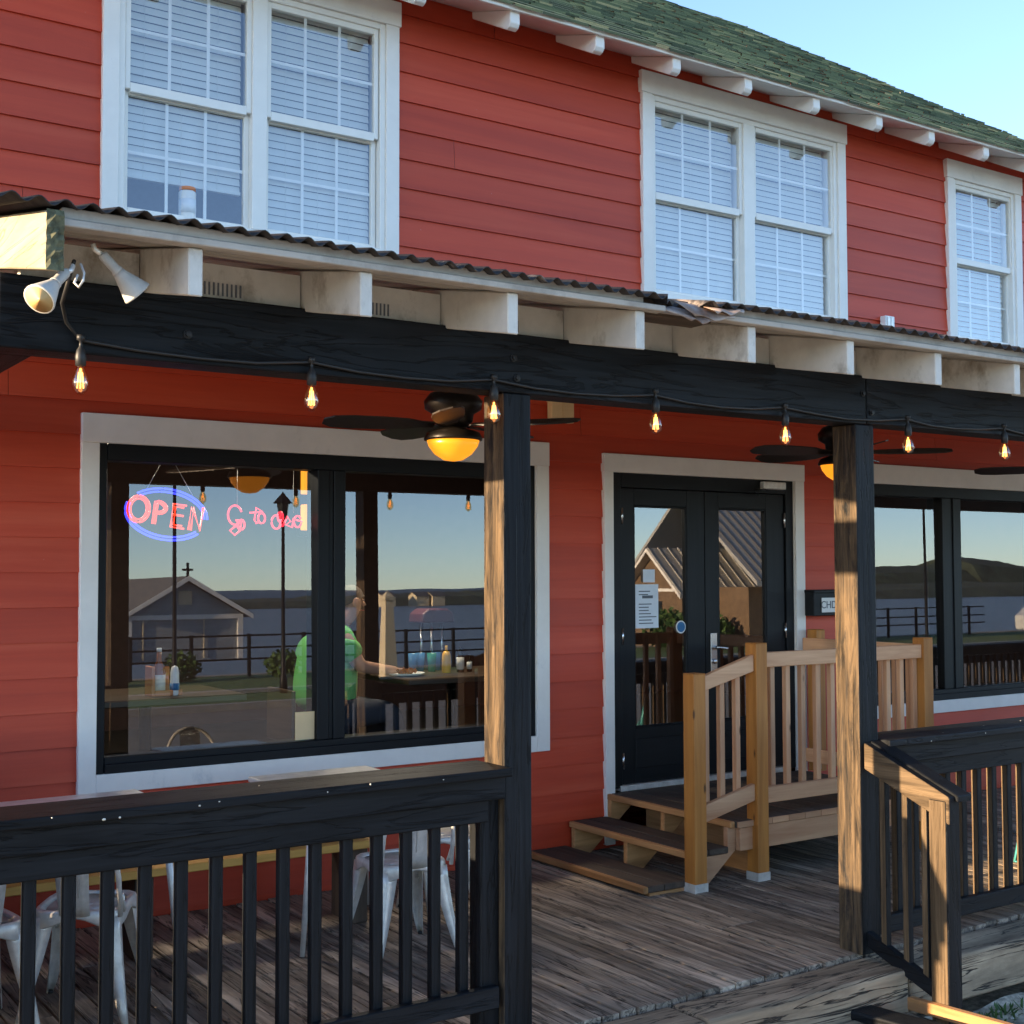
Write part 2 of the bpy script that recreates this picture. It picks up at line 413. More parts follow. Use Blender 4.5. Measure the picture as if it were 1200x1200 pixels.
# ------------------------------------------------------------------ the red building
B = thing('restaurant_building', 'two storey red clapboard building with white trimmed windows and green shingle roof', 'building', (1.2, 0, 0))
XL, XR, ZT, DEP = -9., 10.8, 5.47, 8.6
HOLES = [(1.98, 4.88, .73, 2.62), (5.43, 7.25, -1, 2.58), (7.88, 10.25, .73, 2.62),
         (2.06, 3.76, 3.78, 5.28), (5.80, 7.75, 3.78, 5.28), (9.10, 10.01, 3.78, 5.28)]
def lap_wall(b, x0, x1, zlo, zhi, holes, e=.1815, z0=.03):
    k = 0; z = z0
    while z < zhi:
        zb, zt = max(z, zlo), min(z+e, zhi)
        cuts = sorted({zb, zt} | {h[2] for h in holes if zb < h[2] < zt} | {h[3] for h in holes if zb < h[3] < zt})
        rnd = random.random(); off = Vector((random.uniform(-30, 30), random.uniform(-9, 9), random.uniform(-9, 9)))
        st0 = random.uniform(0, 3.66); JO = [x0+st0+3.66*q for q in range(8)]
        Y = lambda q: -.0175+.015*(q-z)/e
        for a, c in zip(cuts, cuts[1:]):
            segs = [(x0, x1)]
            for h in holes:
                if h[2] < (a+c)/2 < h[3]:
                    segs = [q for s_ in segs for q in ((s_[0], min(s_[1], h[0])), (max(s_[0], h[1]), s_[1])) if q[1]-q[0] > 1e-4]
            segs2 = []
            for s0, s1 in segs:
                js = [j for j in JO if s0+.25 < j < s1-.25]; q0 = s0
                for j in js: segs2.append((q0, j-.0012)); q0 = j+.0012
                segs2.append((q0, s1))
            for s0, s1 in segs2:
                pr_ = int((s0+s1)*.5*3.1+k*7) % 5*.05
                vs = [(s0, Y(a), a), (s1, Y(a), a), (s1, Y(c), c), (s0, Y(c), c)]; fs = [(0, 1, 2, 3)]
                if abs(a-z) < 1e-6:
                    vs += [(s0, .0, a), (s1, .0, a)]; fs.append((0, 4, 5, 1))
                g = [Vector((v[0], v[1], v[2]))+off for v in vs]
                b.add(vs, fs, g, min(1, rnd*.85+pr_))
        z += e; k += 1
b = MB(); lap_wall(b, XL, XR, 0, ZT, HOLES)
b.build('wall', 'siding', B)
b = MB()
b.add([(XR, 0, -.46), (XR, DEP, -.46), (XR, DEP, 5.7), (XR, DEP/2, 8.35), (XR, 0, 5.5)], [(0, 1, 2, 3, 4)])
b.add([(XL, 0, -.46), (XL, DEP, -.46), (XL, DEP, 5.7), (XL, DEP/2, 8.35), (XL, 0, 5.5)], [(4, 3, 2, 1, 0)])
b.add([(XL, DEP, -.46), (XR, DEP, -.46), (XR, DEP, 5.7), (XL, DEP, 5.7)], [(3, 2, 1, 0)])
b.add([(XL, .0, -.46), (XR, .0, -.46), (XR, .0, .03), (XL, .0, .03)], [(0, 1, 2, 3)])
b.build('end_wall', 'siding', B)
b = MB(); b.box((XR-.09, -.034, .0), (XR+.03, .1, 5.4)); b.build('corner_board', 'trim', B, .004)
b = MB(); b.box((XL-.03, -.034, .0), (XL+.09, .1, 5.4)); b.build('corner_board', 'trim', B, .004)
# interior shell
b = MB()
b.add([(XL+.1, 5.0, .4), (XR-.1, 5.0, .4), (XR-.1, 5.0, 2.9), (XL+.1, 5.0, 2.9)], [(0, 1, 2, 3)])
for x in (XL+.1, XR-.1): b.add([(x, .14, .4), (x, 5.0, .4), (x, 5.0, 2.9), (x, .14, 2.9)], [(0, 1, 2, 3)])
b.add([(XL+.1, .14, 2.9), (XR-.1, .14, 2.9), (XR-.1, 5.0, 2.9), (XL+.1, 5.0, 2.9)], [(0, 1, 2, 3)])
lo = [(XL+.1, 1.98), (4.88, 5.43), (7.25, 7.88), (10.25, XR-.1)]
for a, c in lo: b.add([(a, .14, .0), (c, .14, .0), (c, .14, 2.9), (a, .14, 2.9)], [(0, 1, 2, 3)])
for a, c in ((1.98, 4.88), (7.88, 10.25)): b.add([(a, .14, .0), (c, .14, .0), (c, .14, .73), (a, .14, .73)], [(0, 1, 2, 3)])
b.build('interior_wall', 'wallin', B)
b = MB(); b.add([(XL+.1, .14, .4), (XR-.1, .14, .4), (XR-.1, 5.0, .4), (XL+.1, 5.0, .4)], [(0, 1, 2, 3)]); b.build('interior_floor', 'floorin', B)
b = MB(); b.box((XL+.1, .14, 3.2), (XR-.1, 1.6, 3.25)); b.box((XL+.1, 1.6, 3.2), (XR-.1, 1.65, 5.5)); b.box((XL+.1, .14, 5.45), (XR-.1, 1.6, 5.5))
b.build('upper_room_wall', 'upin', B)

# --- roof
P = .65; EY, EZ = -.47, 5.31               # eave edge
RX0, RX1 = -2.6, 10.95; RY = DEP/2; RZ = EZ+P*(RY-EY)
th = math.atan(P); nrm = Vector((0, -math.sin(th), math.cos(th))); sl_ = Vector((0, math.cos(th), math.sin(th)))
b = MB(); E0 = .145; Lr = (RY-EY)/math.cos(th); n = int(Lr/E0)
for i in range(n+1):
    s0 = i*E0-.03; s1 = min(Lr, s0+E0+.03); x = RX0-random.uniform(0, .3)
    while x < RX1:
        wdt = random.choice((.11, .16, .21, .28)); xa, xb = max(x, RX0), min(x+wdt-.004, RX1)
        if xb > xa:
            t0 = .016+random.choice((0, 0, .006)); o = Vector((0, EY, EZ)); dj = random.uniform(-.012, .006)
            p = [o+sl_*(s0+dj)+nrm*t0, o+sl_*s1+nrm*.004, o+sl_*(s0+dj)]
            vs = [(xa, p[0].y, p[0].z), (xb, p[0].y, p[0].z), (xb, p[1].y, p[1].z), (xa, p[1].y, p[1].z), (xa, p[2].y, p[2].z), (xb, p[2].y, p[2].z)]
            b.add(vs, [(0, 1, 2, 3), (4, 5, 1, 0)], rnd=min(1, max(0, random.gauss(.45, .25))))
        x += wdt
for i in range(int(Lr/.3)):                 # far slope, plain courses
    b.add([(RX0, RY+(DEP-RY+.47)*i*.3/Lr, RZ-P*(DEP-RY+.47)*i*.3/Lr), (RX1, RY+(DEP-RY+.47)*i*.3/Lr, RZ-P*(DEP-RY+.47)*i*.3/Lr),
           (RX1, RY+(DEP-RY+.47)*(i+1)*.3/Lr, RZ-P*(DEP-RY+.47)*(i+1)*.3/Lr), (RX0, RY+(DEP-RY+.47)*(i+1)*.3/Lr, RZ-P*(DEP-RY+.47)*(i+1)*.3/Lr)], [(0, 3, 2, 1)])
roof = b.build('roof', 'shingle', B)
b = MB(); b.prism([(RY-.16, RZ-.06), (RY, RZ+.045), (RY+.16, RZ-.06), (RY+.16, RZ-.02), (RY, RZ+.09), (RY-.16, RZ-.02)], RX0+.2, RX1-2.4, 'yz'); b.build('ridge_vent', 'blackplastic', roof)
b = MB()                                    # roof deck / soffit boards
b.prism([(EY+.016, EZ-.026), (.02, 5.440), (.02, 5.46), (EY+.016, EZ-.012)], RX0+.02, RX1-.02, 'yz'); b.build('soffit', 'trim', B)
b = MB(); b.prism([(EY-.005, EZ-.034), (EY+.018, EZ-.034), (EY+.018, EZ+.006), (EY-.005, EZ+.006)], RX0, RX1, 'yz'); b.build('fascia', 'trim', B, .003)
b = MB()
q = [Vector((0, EY, EZ-.12)), Vector((0, RY, RZ-.12)), Vector((0, RY, RZ)), Vector((0, EY, EZ))]
b.prism([(v.y, v.z) for v in q], RX1-.03, RX1-.004, 'yz'); b.build('rake_board', 'trim', B)
tailx = [.47, 1.12, 1.77, 2.42, 3.07, 3.74, 4.40, 5.06, 5.71, 6.37, 7.05, 7.73, 8.34, 9.02, 9.66, 10.3]
proto = None
for x in tailx:
    if proto is None:
        b = MB()
        prof = [(.01, 5.437), (-.445, 5.284), (-.447, 5.210), (-.43, 5.186), (-.40, 5.176), (.01, 5.395)]
        b.prism(prof, 1.2-.036, 1.2+.036, 'yz'); proto = b.build('rafter_tail', 'trim', B, .006, 2); t = proto
    else:
        t = proto.copy(); COL.objects.link(t)
    t.location = (x-1.2, 0, 0)

# --- upper windows
def upper_window(x0, x1, ztop, zbot, sides, units):
    """x0..x1 outer trim; units = list of (gx0, gx1) glass spans"""
    b = MB(); hd = .155
    b.box((x0-.012, -.048, ztop-hd), (x1+.012, -.002, ztop))
    b.box((x0, -.042, zbot), (x0+sides, -.002, ztop-hd)); b.box((x1-sides, -.042, zbot), (x1, -.002, ztop-hd))
    b.box((x0+sides, -.042, zbot), (x1-sides, -.002, zbot+.03))
    wd = b.build('window', 'trim', B, .003)
    zt, zb = ztop-hd, zbot+.03
    f = MB()                                # vinyl unit frame
    xi0, xi1 = x0+sides, x1-sides
    f.box((xi0, -.026, zb), (xi0+.035, .12, zt)); f.box((xi1-.035, -.026, zb), (xi1, .12, zt))
    f.box((xi0+.035, -.026, zt-.035), (xi1-.035, .12, zt)); f.box((xi0+.035, -.026, zb), (xi1-.035, .12, zb+.035))
    for (a, c), (d, e) in zip(units, units[1:]): f.box((c+.030, -.028, zb+.035), (d-.030, .12, zt-.035))
    f.build('window_frame', 'vinyl', wd, .003)
    zm = (zt+zb)/2-.005
    for a, c in units:
        for (z0, z1, y) in ((zm+.02, zt-.035, .0), (zb+.035, zm-.02, .034)):
            s = MB(); m_ = .030
            top = .036; bot = .052 if z0 > zm else .030
            s.box((a-m_, y-.012, z0-.02 if z0 > zm else z0), (a, y+.02, z1+(.02 if z1 < zm else 0))); s.box((c, y-.012, z0-.02 if z0 > zm else z0), (c+m_, y+.02, z1+(.02 if z1 < zm else 0)))
            za = z0-(.035 if z0 > zm else 0); zz = z1+(.035 if z1 < zm else 0)
            s.box((a, y-.012, zz-top), (c, y+.02, zz)); s.box((a, y-.012, za), (c, y+.02, za+bot))
            gz0, gz1 = za+bot, zz-top
            s.build('sash', 'vinyl', wd, .003)
            g = MB(); g.add([(a, y+.004, gz0), (c, y+.004, gz0), (c, y+.004+.001, gz1), (a, y+.005, gz1)], [(0, 1, 2, 3)]); g.build('pane', 'uppane', wd)
            t = MB(); wv = .0085
            for k in (1, 2): xx = a+(c-a)*k/3; t.box((xx-wv, y+.008, gz0), (xx+wv, y+.015, gz1))
            zz = (gz0+gz1)/2
            for k in range(3): t.box((a+(c-a)*k/3+wv*(k > 0), y+.008, zz-wv), (a+(c-a)*(k+1)/3-wv*(k < 2), y+.015, zz+wv))
            t.build('grille', 'vinyl', wd)
    return wd, zt, zb
def blinds(wd, a, c, zt, zb):
    s = MB(); z = zt-.03; k = 0
    while z > zb+.01:
        d = random.uniform(-.002, .002); tz = .0212; ty = .005
        s.add([(a, .076-ty+d, z-tz), (c, .076-ty+d, z-tz), (c, .076-.002+d, z), (a, .076-.002+d, z), (c, .076+ty+d, z+tz), (a, .076+ty+d, z+tz)],
              [(0, 1, 2, 3), (3, 2, 4, 5)], smooth=True)
        z -= .044
    s.box((a, .062, z+.012), (c, .09, z+.03)); s.box((a, .065, zt-.03), (c, .11, zt+.02))
    for q in (.2, .5, .8): x = a+(c-a)*q; s.tube([(x, .060, zb), (x, .060, zt)], .0012, 4)
    s.build('blind', 'blind', wd)
W1, zt, zb = upper_window(2.007, 3.815, 5.345, 3.735, .09, [(2.165, 2.835), (2.985, 3.655)])
blinds(W1, 2.12, 2.83, zt-.02, 4.02); blinds(W1, 2.97, 3.66, zt-.02, zb+.04)
W2, zt, zb = upper_window(5.746, 7.808, 5.345, 3.735, .09, [(5.885, 6.69), (6.86, 7.665)])
blinds(W2, 5.86, 6.69, zt-.02, zb+.04); blinds(W2, 6.85, 7.66, zt-.02, zb+.04)
W3, zt, zb = upper_window(9.052, 10.062, 5.30, 3.735, .09, [(9.19, 9.925)])
blinds(W3, 9.17, 9.92, zt-.02, zb+.04)

# --- storefront windows
def storefront(x0, x1, bx0, bx1, panes, tilts):
    b = MB(); zt, zb, bt, bb = 2.685, .683, 2.53, .783
    b.box((x0, -.045, bt), (x1, -.002, zt)); b.box((x0, -.040, zb), (bx0, -.002, bt)); b.box((bx1, -.040, zb), (x1, -.002, bt))
    b.box((bx0, -.040, zb), (bx1, -.002, bb))
    wd = b.build('storefront_window', 'trim', B, .003)
    f = MB()
    f.box((bx0, -.018, bb), (panes[0][0], .13, bt)); f.box((panes[-1][1], -.018, bb), (bx1, .13, bt))
    f.box((panes[0][0], -.018, 2.44), (panes[-1][1], .13, bt)); f.box((panes[0][0], -.018, bb), (panes[-1][1], .13, .87))
    f.box((panes[0][0], -.032, bb), (panes[-1][1], -.018, .835))
    for (a, c), (d, e) in zip(panes, panes[1:]):
        f.box((c, -.024, .87), (c+(d-c)*.42, .13, 2.44)); f.box((c+(d-c)*.42, -.014, .87), (c+(d-c)*.58, .13, 2.44)); f.box((c+(d-c)*.58, -.024, .87), (d, .13, 2.44))
    f.build('window_frame', 'frameblack', wd, .004)
    for (a, c), tl in zip(panes, tilts):
        g = MB(); dz = (2.44-.87); y = .012
        g.add([(a, y, .87), (c, y, .87), (c, y+math.tan(R(tl))*dz, 2.44), (a, y+math.tan(R(tl))*dz, 2.44)], [(0, 1, 2, 3)]); g.build('pane', 'pane', wd)
storefront(1.922, 4.935, 2.016, 4.835, [(2.064, 3.288), (3.468, 4.775)], [.62, .62])
storefront(7.82, 10.36, 7.915, 10.265, [(7.965, 8.925), (9.168, 10.21)], [.35, .35])

# --- double door
b = MB()
b.box((5.388, -.045, 2.515), (7.302, -.002, 2.64)); b.box((5.392, -.040, .02), (5.47, -.002, 2.515)); b.box((7.205, -.040, .02), (7.30, -.002, 2.515))
b.build('door_trim', 'trim', B, .003)
b = MB(); b.box((5.47, -.012, .38), (5.555, .12, 2.515)); b.box((7.128, -.012, .38), (7.205, .12, 2.515)); b.box((5.555, -.012, 2.415), (7.128, .12, 2.515))
b.build('door_frame', 'frameblack', B, .003)
b = MB(); b.box((5.53, -.03, .36), (7.13, .12, .398)); b.build('door_threshold', 'galv', B, .003)
def door(x0, x1, gx0, gx1, hx):
    b = MB(); y0, y1 = .004, .05; gz0, gz1 = .775, 2.295
    b.box((x0, y0, .40), (gx0, y1, 2.412)); b.box((gx1, y0, .40), (x1, y1, 2.412)); b.box((gx0, y0, gz1), (gx1, y1, 2.412)); b.box((gx0, y0, .40), (gx1, y1, gz0))
    b.box((gx0+.0, y0+.004, gz0), (gx0+.012, y1, gz1)); b.box((gx1-.012, y0+.004, gz0), (gx1, y1, gz1)); b.box((gx0+.012, y0+.004, gz0), (gx1-.012, y1, gz0+.012)); b.box((gx0+.012, y0+.004, gz1-.012), (gx1-.012, y1, gz1))
    b.box((gx0, y0-.008, .50), (gx1, y0, .70))
    d = b.build('door', 'frameblack', B, .003)
    g = MB(); tl = math.tan(R(.3)); g.add([(gx0+.012, .02, gz0), (gx1-.012, .02, gz0), (gx1-.012, .02+tl*1.5, gz1), (gx0+.012, .02+tl*1.5, gz1)], [(0, 1, 2, 3)]); g.build('pane', 'doorpane', d)
    for z in (.56, 1.40, 2.22):
        h = MB(); h.lathe([(.009, -.055), (.009, .055)], (hx, -.006, z), 10); h.build('hinge', 'chrome', d)
    return d
d1 = door(5.562, 6.325, 5.680, 6.16, 5.566); d2 = door(6.331, 7.122, 6.461, 6.937, 7.118)
h = MB(); h.box((6.365, -.012, 1.12), (6.425, .004, 1.40)); h.tube([(6.395, -.012, 1.30), (6.395, -.05, 1.30), (6.40, -.06, 1.30), (6.48, -.06, 1.29)], .011, 8)
h.lathe([(.02, 0), (.018, .018), (.0, .02)], (6.395, -.012, 1.20), 12, Matrix.Rotation(R(90), 4, 'X')); h.build('handle', 'chrome', d2, .003)
b = MB(); b.box((6.86, -.06, 2.445), (7.09, -.012, 2.50)); cl = b.build('door_closer', 'galv', B, .006)
b = MB(); b.tube([(6.88, -.05, 2.44), (6.72, -.10, 2.43), (6.84, -.02, 2.40)], .008, 6); b.build('closer_arm', 'frameblack', cl)
# wall box high on the left of the door, small plate upstairs
def wall_box(name, x0, x1, z0, z1, mat, label, cat):
    b = MB(); b.box((x0, -.075, z0), (x1, -.018, z1)); 
    o = tag(b.build(name, mat, None, .006, 2), label, cat); return o
vb = wall_box('vent_hood', 4.935, 5.115, 2.82, 2.965, 'cream', 'square beige vent hood on the red wall beside the ceiling fan', 'vent')
b = MB(); b.box((4.93, -.082, 2.955), (5.12, -.018, 2.97)); b.box((5.02, -.080, 2.825), (5.03, -.0755, 2.95)); b.build('hood_flange', 'cream', vb)
jp = wall_box('outlet_cover', 8.205, 8.315, 3.775, 3.875, 'white', 'small white outlet cover low on the upper red wall', 'outlet cover')
b = MB(); b.box((8.225, -.082, 3.785), (8.255, -.0755, 3.865)); b.box((8.265, -.082, 3.785), (8.295, -.0755, 3.865)); b.build('flap', 'galv', jp)
# black box with white plate
mb_ = thing('wall_mailbox', 'black wall box with a white lettered plate beside the front door', 'mailbox', (7.36, -.02, 1.52))
b = MB(); b.box((7.29, -.13, 1.505), (7.80, -.02, 1.685)); b.box((7.285, -.14, 1.675), (7.805, -.02, 1.70)); b.build('box_body', 'frameblack', mb_, .005)
b = MB(); b.box((7.37, -.136, 1.53), (7.60, -.131, 1.64)); pl = b.build('plate', 'white', mb_, .004)
text_mesh('lettering', 'CHDVS', .078, 'ink', mb_, (7.485, -.1375, 1.585))

# ------------------------------------------------------------------ door notices
pn = thing('door_notice', 'white printed notice taped on the left door glass', 'notice', (5.79, .06, 1.44))
b = MB(); b.box((5.695, .013, 1.45), (5.90, .015, 1.752), rnd=.5); b.build('sheet', 'paper', pn)
b = MB()
for i in range(11):
    z = 1.70-.022*i; wd_ = random.uniform(.08, .16)
    if i in (2, 3): continue
    b.box((5.725, .0115, z), (5.725+wd_, .0128, z+.007))
b.box((5.755, .0115, 1.655), (5.85, .0128, 1.675)); b.build('print_lines', 'ink', pn)
b = MB(); b.box((5.765, .013, 1.765), (5.87, .0145, 1.855), rnd=.4); tag(b.build('folded_flyer', 'paper'), 'small folded white flyer above the printed notice on the door', 'flyer')
st = thing('round_sticker', 'round white and blue sticker on the left door glass', 'sticker', (6.105, .02, 1.45))
b = MB(); b.lathe([(.0, .0), (.045, .0), (.045, .002), (0, .002)], (6.105, .014, 1.45), 28, Matrix.Rotation(R(90), 4, 'X'), smooth=False); b.build('disc', 'white', st)
b = MB(); b.lathe([(.030, .0), (.036, .0), (.036, .002), (.030, .002)], (6.105, .0115, 1.45), 28, Matrix.Rotation(R(90), 4, 'X'), smooth=False); b.prism([(6.097, 1.443), (6.113, 1.443), (6.105, 1.460)], .0095, .0115); b.build('emblem', 'blueink', st)
b = MB(); b.box((3.165, .006, .875), (3.285, .009, 1.035)); tag(b.build('cream_card', 'cream'), 'blank cream card standing in the bottom corner of the left window', 'card')

# ------------------------------------------------------------------ deck
b = MB(); x = .55
while x < 15.6:
    wdt = .094; z = random.uniform(-.004, .004)
    ys = [-2.60+random.uniform(-.012, .006)]
    if random.random() < .5: ys.append(random.choice((-1.9, -1.3, -.7)))
    ys.append(-.005)
    for y0, y1 in zip(ys, ys[1:]): b.box((x, y0, -.032+z), (x+wdt-.008, y1-.004, z), axis=1)
    x += wdt
deck = kind(b.build('deck', 'deck', None, .0025))
b = MB()
for y in (-2.5, -1.7, -.9, -.1): b.box((.6, y-.04, -.20), (15.5, y+.04, -.04))
b.build('joist', 'tread', deck)
b = MB()
xs = [.5, 3.72, 4.98, 8.2, 12.2, 15.6]
for a, c in zip(xs, xs[1:]):
    z = random.uniform(-.006, .003)
    b.box((a+.004, -2.86, -.235), (c-.004, -2.612, -.018+z), axis=0)
tim = tag(b.build('edge_timber', 'timber', None, .018, 3), 'long weathered grey timber along the front edge of the deck', 'timber')
st_ = thing('front_step', 'low weathered step below the deck edge between the posts', 'step', (4.2, -3.0, -.3))
b = MB(); b.box((3.2, -3.14, -.215), (4.66, -2.87, -.17), axis=0); b.box((3.2, -3.44, -.3), (4.66, -3.16, -.25), axis=0); b.build('tread', 'timber', st_, .008, 2)
b = MB(); b.box((3.3, -3.40, -.46), (3.36, -2.87, -.3)); b.box((4.5, -3.40, -.46), (4.56, -2.87, -.3)); b.build('stringer', 'timber', st_)
bp_ = thing('black_plank', 'black stained plank end sticking out beside the front step', 'plank', (4.75, -3.0, -.2))
b = MB(); b.box((0, -.75, -.045), (.145, 0, 0), axis=1); 
for v in b.v: v += Vector((4.575, -2.80, -.135)); v.z += (v.y+2.8)*-.06
b.build('board', 'black', bp_, .01, 2)
b = MB(); b.box((4.61, -2.92, -.46), (4.69, -2.84, -.19)); b.build('support', 'black', bp_)
b = MB(); b.box((4.895, -3.95, -.175), (4.935, -2.91, -.118), wearx=1., axis=1)
for v in b.v: v.z += (v.y+2.9)*-.045
tag(b.build('loose_board', 'treadedge', None, .004), 'sunlit brown board edge in front of the black stair newel', 'board')
b = MB(); b.box((4.88, -3.2, -.46), (4.95, -2.87, -.2)); tag(b.build('footing_block', 'timber', None, .01), 'rough wooden footing block under the black stair newel', 'block')
# weeds and pebbles by the timber
b = MB()
for k in range(240):
    cx = random.choice((4.87, 5.2, 5.5, 6.0, 3.25))+random.gauss(0, .16); cy = -2.94-abs(random.gauss(0, .06))
    if 4.93 < cx < 5.1: continue
    h = random.uniform(.02, .07); a = random.uniform(0, 6.28); c = Vector((cx, cy, -.30)); d = Vector((math.cos(a), math.sin(a), 0))*.018; e = Vector((math.sin(a), -math.cos(a), 0))*random.uniform(.01, .04)
    b.add([c-d*.3, c+d*.3, c+e+d*.6+Vector((0, 0, h*.7)), c+e*1.4+Vector((0, 0, h))], [(0, 1, 2), (0, 2, 3)])
kind(b.build('weeds', 'leaf'), 'stuff')
b = MB()
for k in range(420):
    c = Vector((random.uniform(4.9, 7.5), random.uniform(-4.1, -2.95), -.285)); r = random.uniform(.004, .016)
    b.lathe([(0, -r*.6), (r, -r*.1), (r*.8, r*.4), (0, r*.6)], c, 6, Matrix.Rotation(random.random()*3, 4, 'Z') @ Matrix.Scale(random.uniform(.6, 1.6), 4, (1, 0, 0)))
kind(b.build('pebbles', 'kerb'), 'stuff')

# ------------------------------------------------------------------ porch
PX0, PX1 = .95, 15.5
PO = thing('porch_canopy', 'black timber porch with white rafters and rusty corrugated roof', 'porch', (3, -2.6, 0))
b = MB(); b.box((.93, -2.645, 2.56), (4.985, -2.50, 2.80), axis=0, wearall=.08); b.box((4.989, -2.645, 2.565), (PX1, -2.50, 2.80), axis=0); b.build('beam', 'black', PO, .006, 2)
b = MB(); b.box((.93, -2.498, 2.56), (1.07, -.02, 2.80)); b.build('side_beam', 'black', PO, .006, 2)
for x in (2.857, 4.915, 8.52, 15.2):
    b = MB(); b.box((x, -2.636, .0), (x+.133, -2.488, 2.559), axis=2, wearx=.64, wearall=.17); p = b.build('post', 'black', PO, .006, 2)
    bb = MB(); zz = 1.35+.3*random.random(); xx = x+.062
    bb.tube([(xx+.004*noise.noise(Vector((k*.7, x, 0))), -2.6355, zz+k*.06) for k in range(int(9+6*random.random()))], .0014, 4)
    bb.build('crack', 'blackplastic', p)
for x, z in ((2.90, 2.70), (2.915, 2.62), (4.96, 2.71), (5.02, 2.62), (1.55, 2.66)):
    b = MB(); b.lathe([(.016, 0), (.016, .004), (.010, .005), (.010, .012), (0, .013)], (x, -2.646, z), 10, Matrix.Rotation(R(90), 4, 'X'), smooth=False); b.build('bolt', 'bronze', PO)
SLp = .2
def zr(y, base): return base+SLp*(y+3.08)
for i, x in enumerate([1.441+.594*k for k in range(26)]):
    if x > PX1: break
    b = MB(); w2 = .046
    b.prism([(-3.08, 2.70), (-.025, 2.70+SLp*3.055), (-.025, 2.85+SLp*3.055), (-3.08, 2.85)], x-w2, x, 'yz'); b.build('rafter', 'porchwhite', PO, .004)
    b = MB(); b.box((x+.004, -2.61, 2.804), (x+.594-w2-.004, -2.57, 2.925)); blk = b.build('blocking', 'porchwhite', PO)
    b = MB()
    for k in range(18): xx = x+.03+k*.0165; b.box((xx, -2.613, 2.815), (xx+.006, -2.6105, 2.86))
    b.build('vent_slot', 'ink', blk)
b = MB(); b.prism([(-3.13, 2.715), (-.03, 2.715+SLp*3.1), (-.03, 2.888+SLp*3.1), (-3.13, 2.888)], .953, 1.0, 'yz'); er = b.build('end_rafter', 'creamwood', PO, .004)
b = MB(); 
vs = []; fs = []; nn = 10
for j in range(nn+1):
    for i in range(5): vs.append((.951+.0125*i, -3.134-.012*random.random(), 2.712+.178*j/nn))
for j in range(nn):
    for i in range(4): a = j*5+i; fs.append((a, a+1, a+6, a+5))
b.add(vs, fs); b.build('moss', 'mossy', er)
b = MB()                                    # blocking left of the first rafter
b.box((1.004, -2.61, 2.804), (1.391, -2.57, 2.925)); b.build('blocking', 'porchwhite', PO)
b = MB(); b.prism([(-3.115, 2.853), (-3.06, 2.853), (-3.06, 2.876), (-3.115, 2.876)], 1.004, 3.30, 'yz'); b.prism([(-3.115, 2.853), (-3.06, 2.853), (-3.06, 2.876), (-3.115, 2.876)], 3.56, PX1, 'yz')
b.build('drip_board', 'porchtrim', PO, .003)
b = MB(); b.prism([(-3.10, 2.878), (-3.07, 2.878), (-3.07, 2.912), (-3.10, 2.912)], 1.004, 3.20, 'yz'); b.prism([(-3.10, 2.878), (-3.07, 2.878), (-3.07, 2.912), (-3.10, 2.912)], 3.62, PX1, 'yz')
b.build('fascia', 'porchtrim', PO, .003)
b = MB()                                    # plank ceiling above the rafters
k = 0; y = -3.05
while y < -.05:
    y1 = y+.14; z0, z1 = zr(y, 2.856), zr(y1-.006, 2.856)
    b.prism([(y, z0), (y1-.006, z1), (y1-.006, z1+.018), (y, z0+.018)], 1.0, PX1, 'yz'); y = y1
b.build('roof_plank', 'porchtrim', PO)
b = MB(); vs = []; fs = []; nx = 200*8; ys = [-3.15, -2.0, -1.0, -.03]
x0, x1 = .78, PX1
for j, y in enumerate(ys):
    for i in range(nx+1):
        x = x0+(x1-x0)*i/nx; z = 2.912+SLp*(y+3.12)+.0115*math.sin(2*math.pi*x/.076)+.006*math.sin(x*1.7)
        yy = y+(.02*noise.noise(Vector((x*2.5, 1, 0))) if j == 0 else 0)
        if j == 0 and 3.28 < x < 3.52: yy += .10*math.sin((x-3.28)/.24*math.pi)
        vs.append((x, yy, z))
for j in range(len(ys)-1):
    for i in range(nx): a = j*(nx+1)+i; fs.append((a, a+1, a+nx+2, a+nx+1))
b.add(vs, fs, smooth=True); b.build('corrugated_sheet', 'rust', PO, solid=.0035)
b = MB()                                    # torn, bent down roofing at the gap
def flap(pts, n=6):
    A, Bq, Cq, D = [Vector(p) for p in pts]; vs = []; fs = []
    for j in range(n+1):
        for i in range(n+1):
            u, v = i/n, j/n; p = (A*(1-u)+Bq*u)*(1-v)+(D*(1-u)+Cq*u)*v
            p += Vector((0, -.012*math.sin(v*3.1), .010*noise.noise(p*14)+.010*math.sin(u*9)*v)); vs.append(p)
    for j in range(n):
        for i in range(n): a = j*(n+1)+i; fs.append((a, a+1, a+n+2, a+n+1))
    b.add(vs, fs, smooth=True)
flap([(3.36, -3.08, 2.905), (3.66, -3.10, 2.89), (3.62, -3.16, 2.845), (3.42, -3.15, 2.838)])
flap([(3.24, -3.06, 2.885), (3.44, -3.07, 2.88), (3.50, -3.17, 2.822), (3.40, -3.15, 2.818)])
flap([(3.50, -3.11, 2.895), (3.70, -3.11, 2.905), (3.66, -3.17, 2.875), (3.52, -3.17, 2.855)])
b.build('torn_flap', 'torn', PO, solid=.003)
b = MB(); b.box((3.22, -3.02, 2.855), (3.62, -2.9, 2.93)); b.build('rotted_board', 'tread', PO)

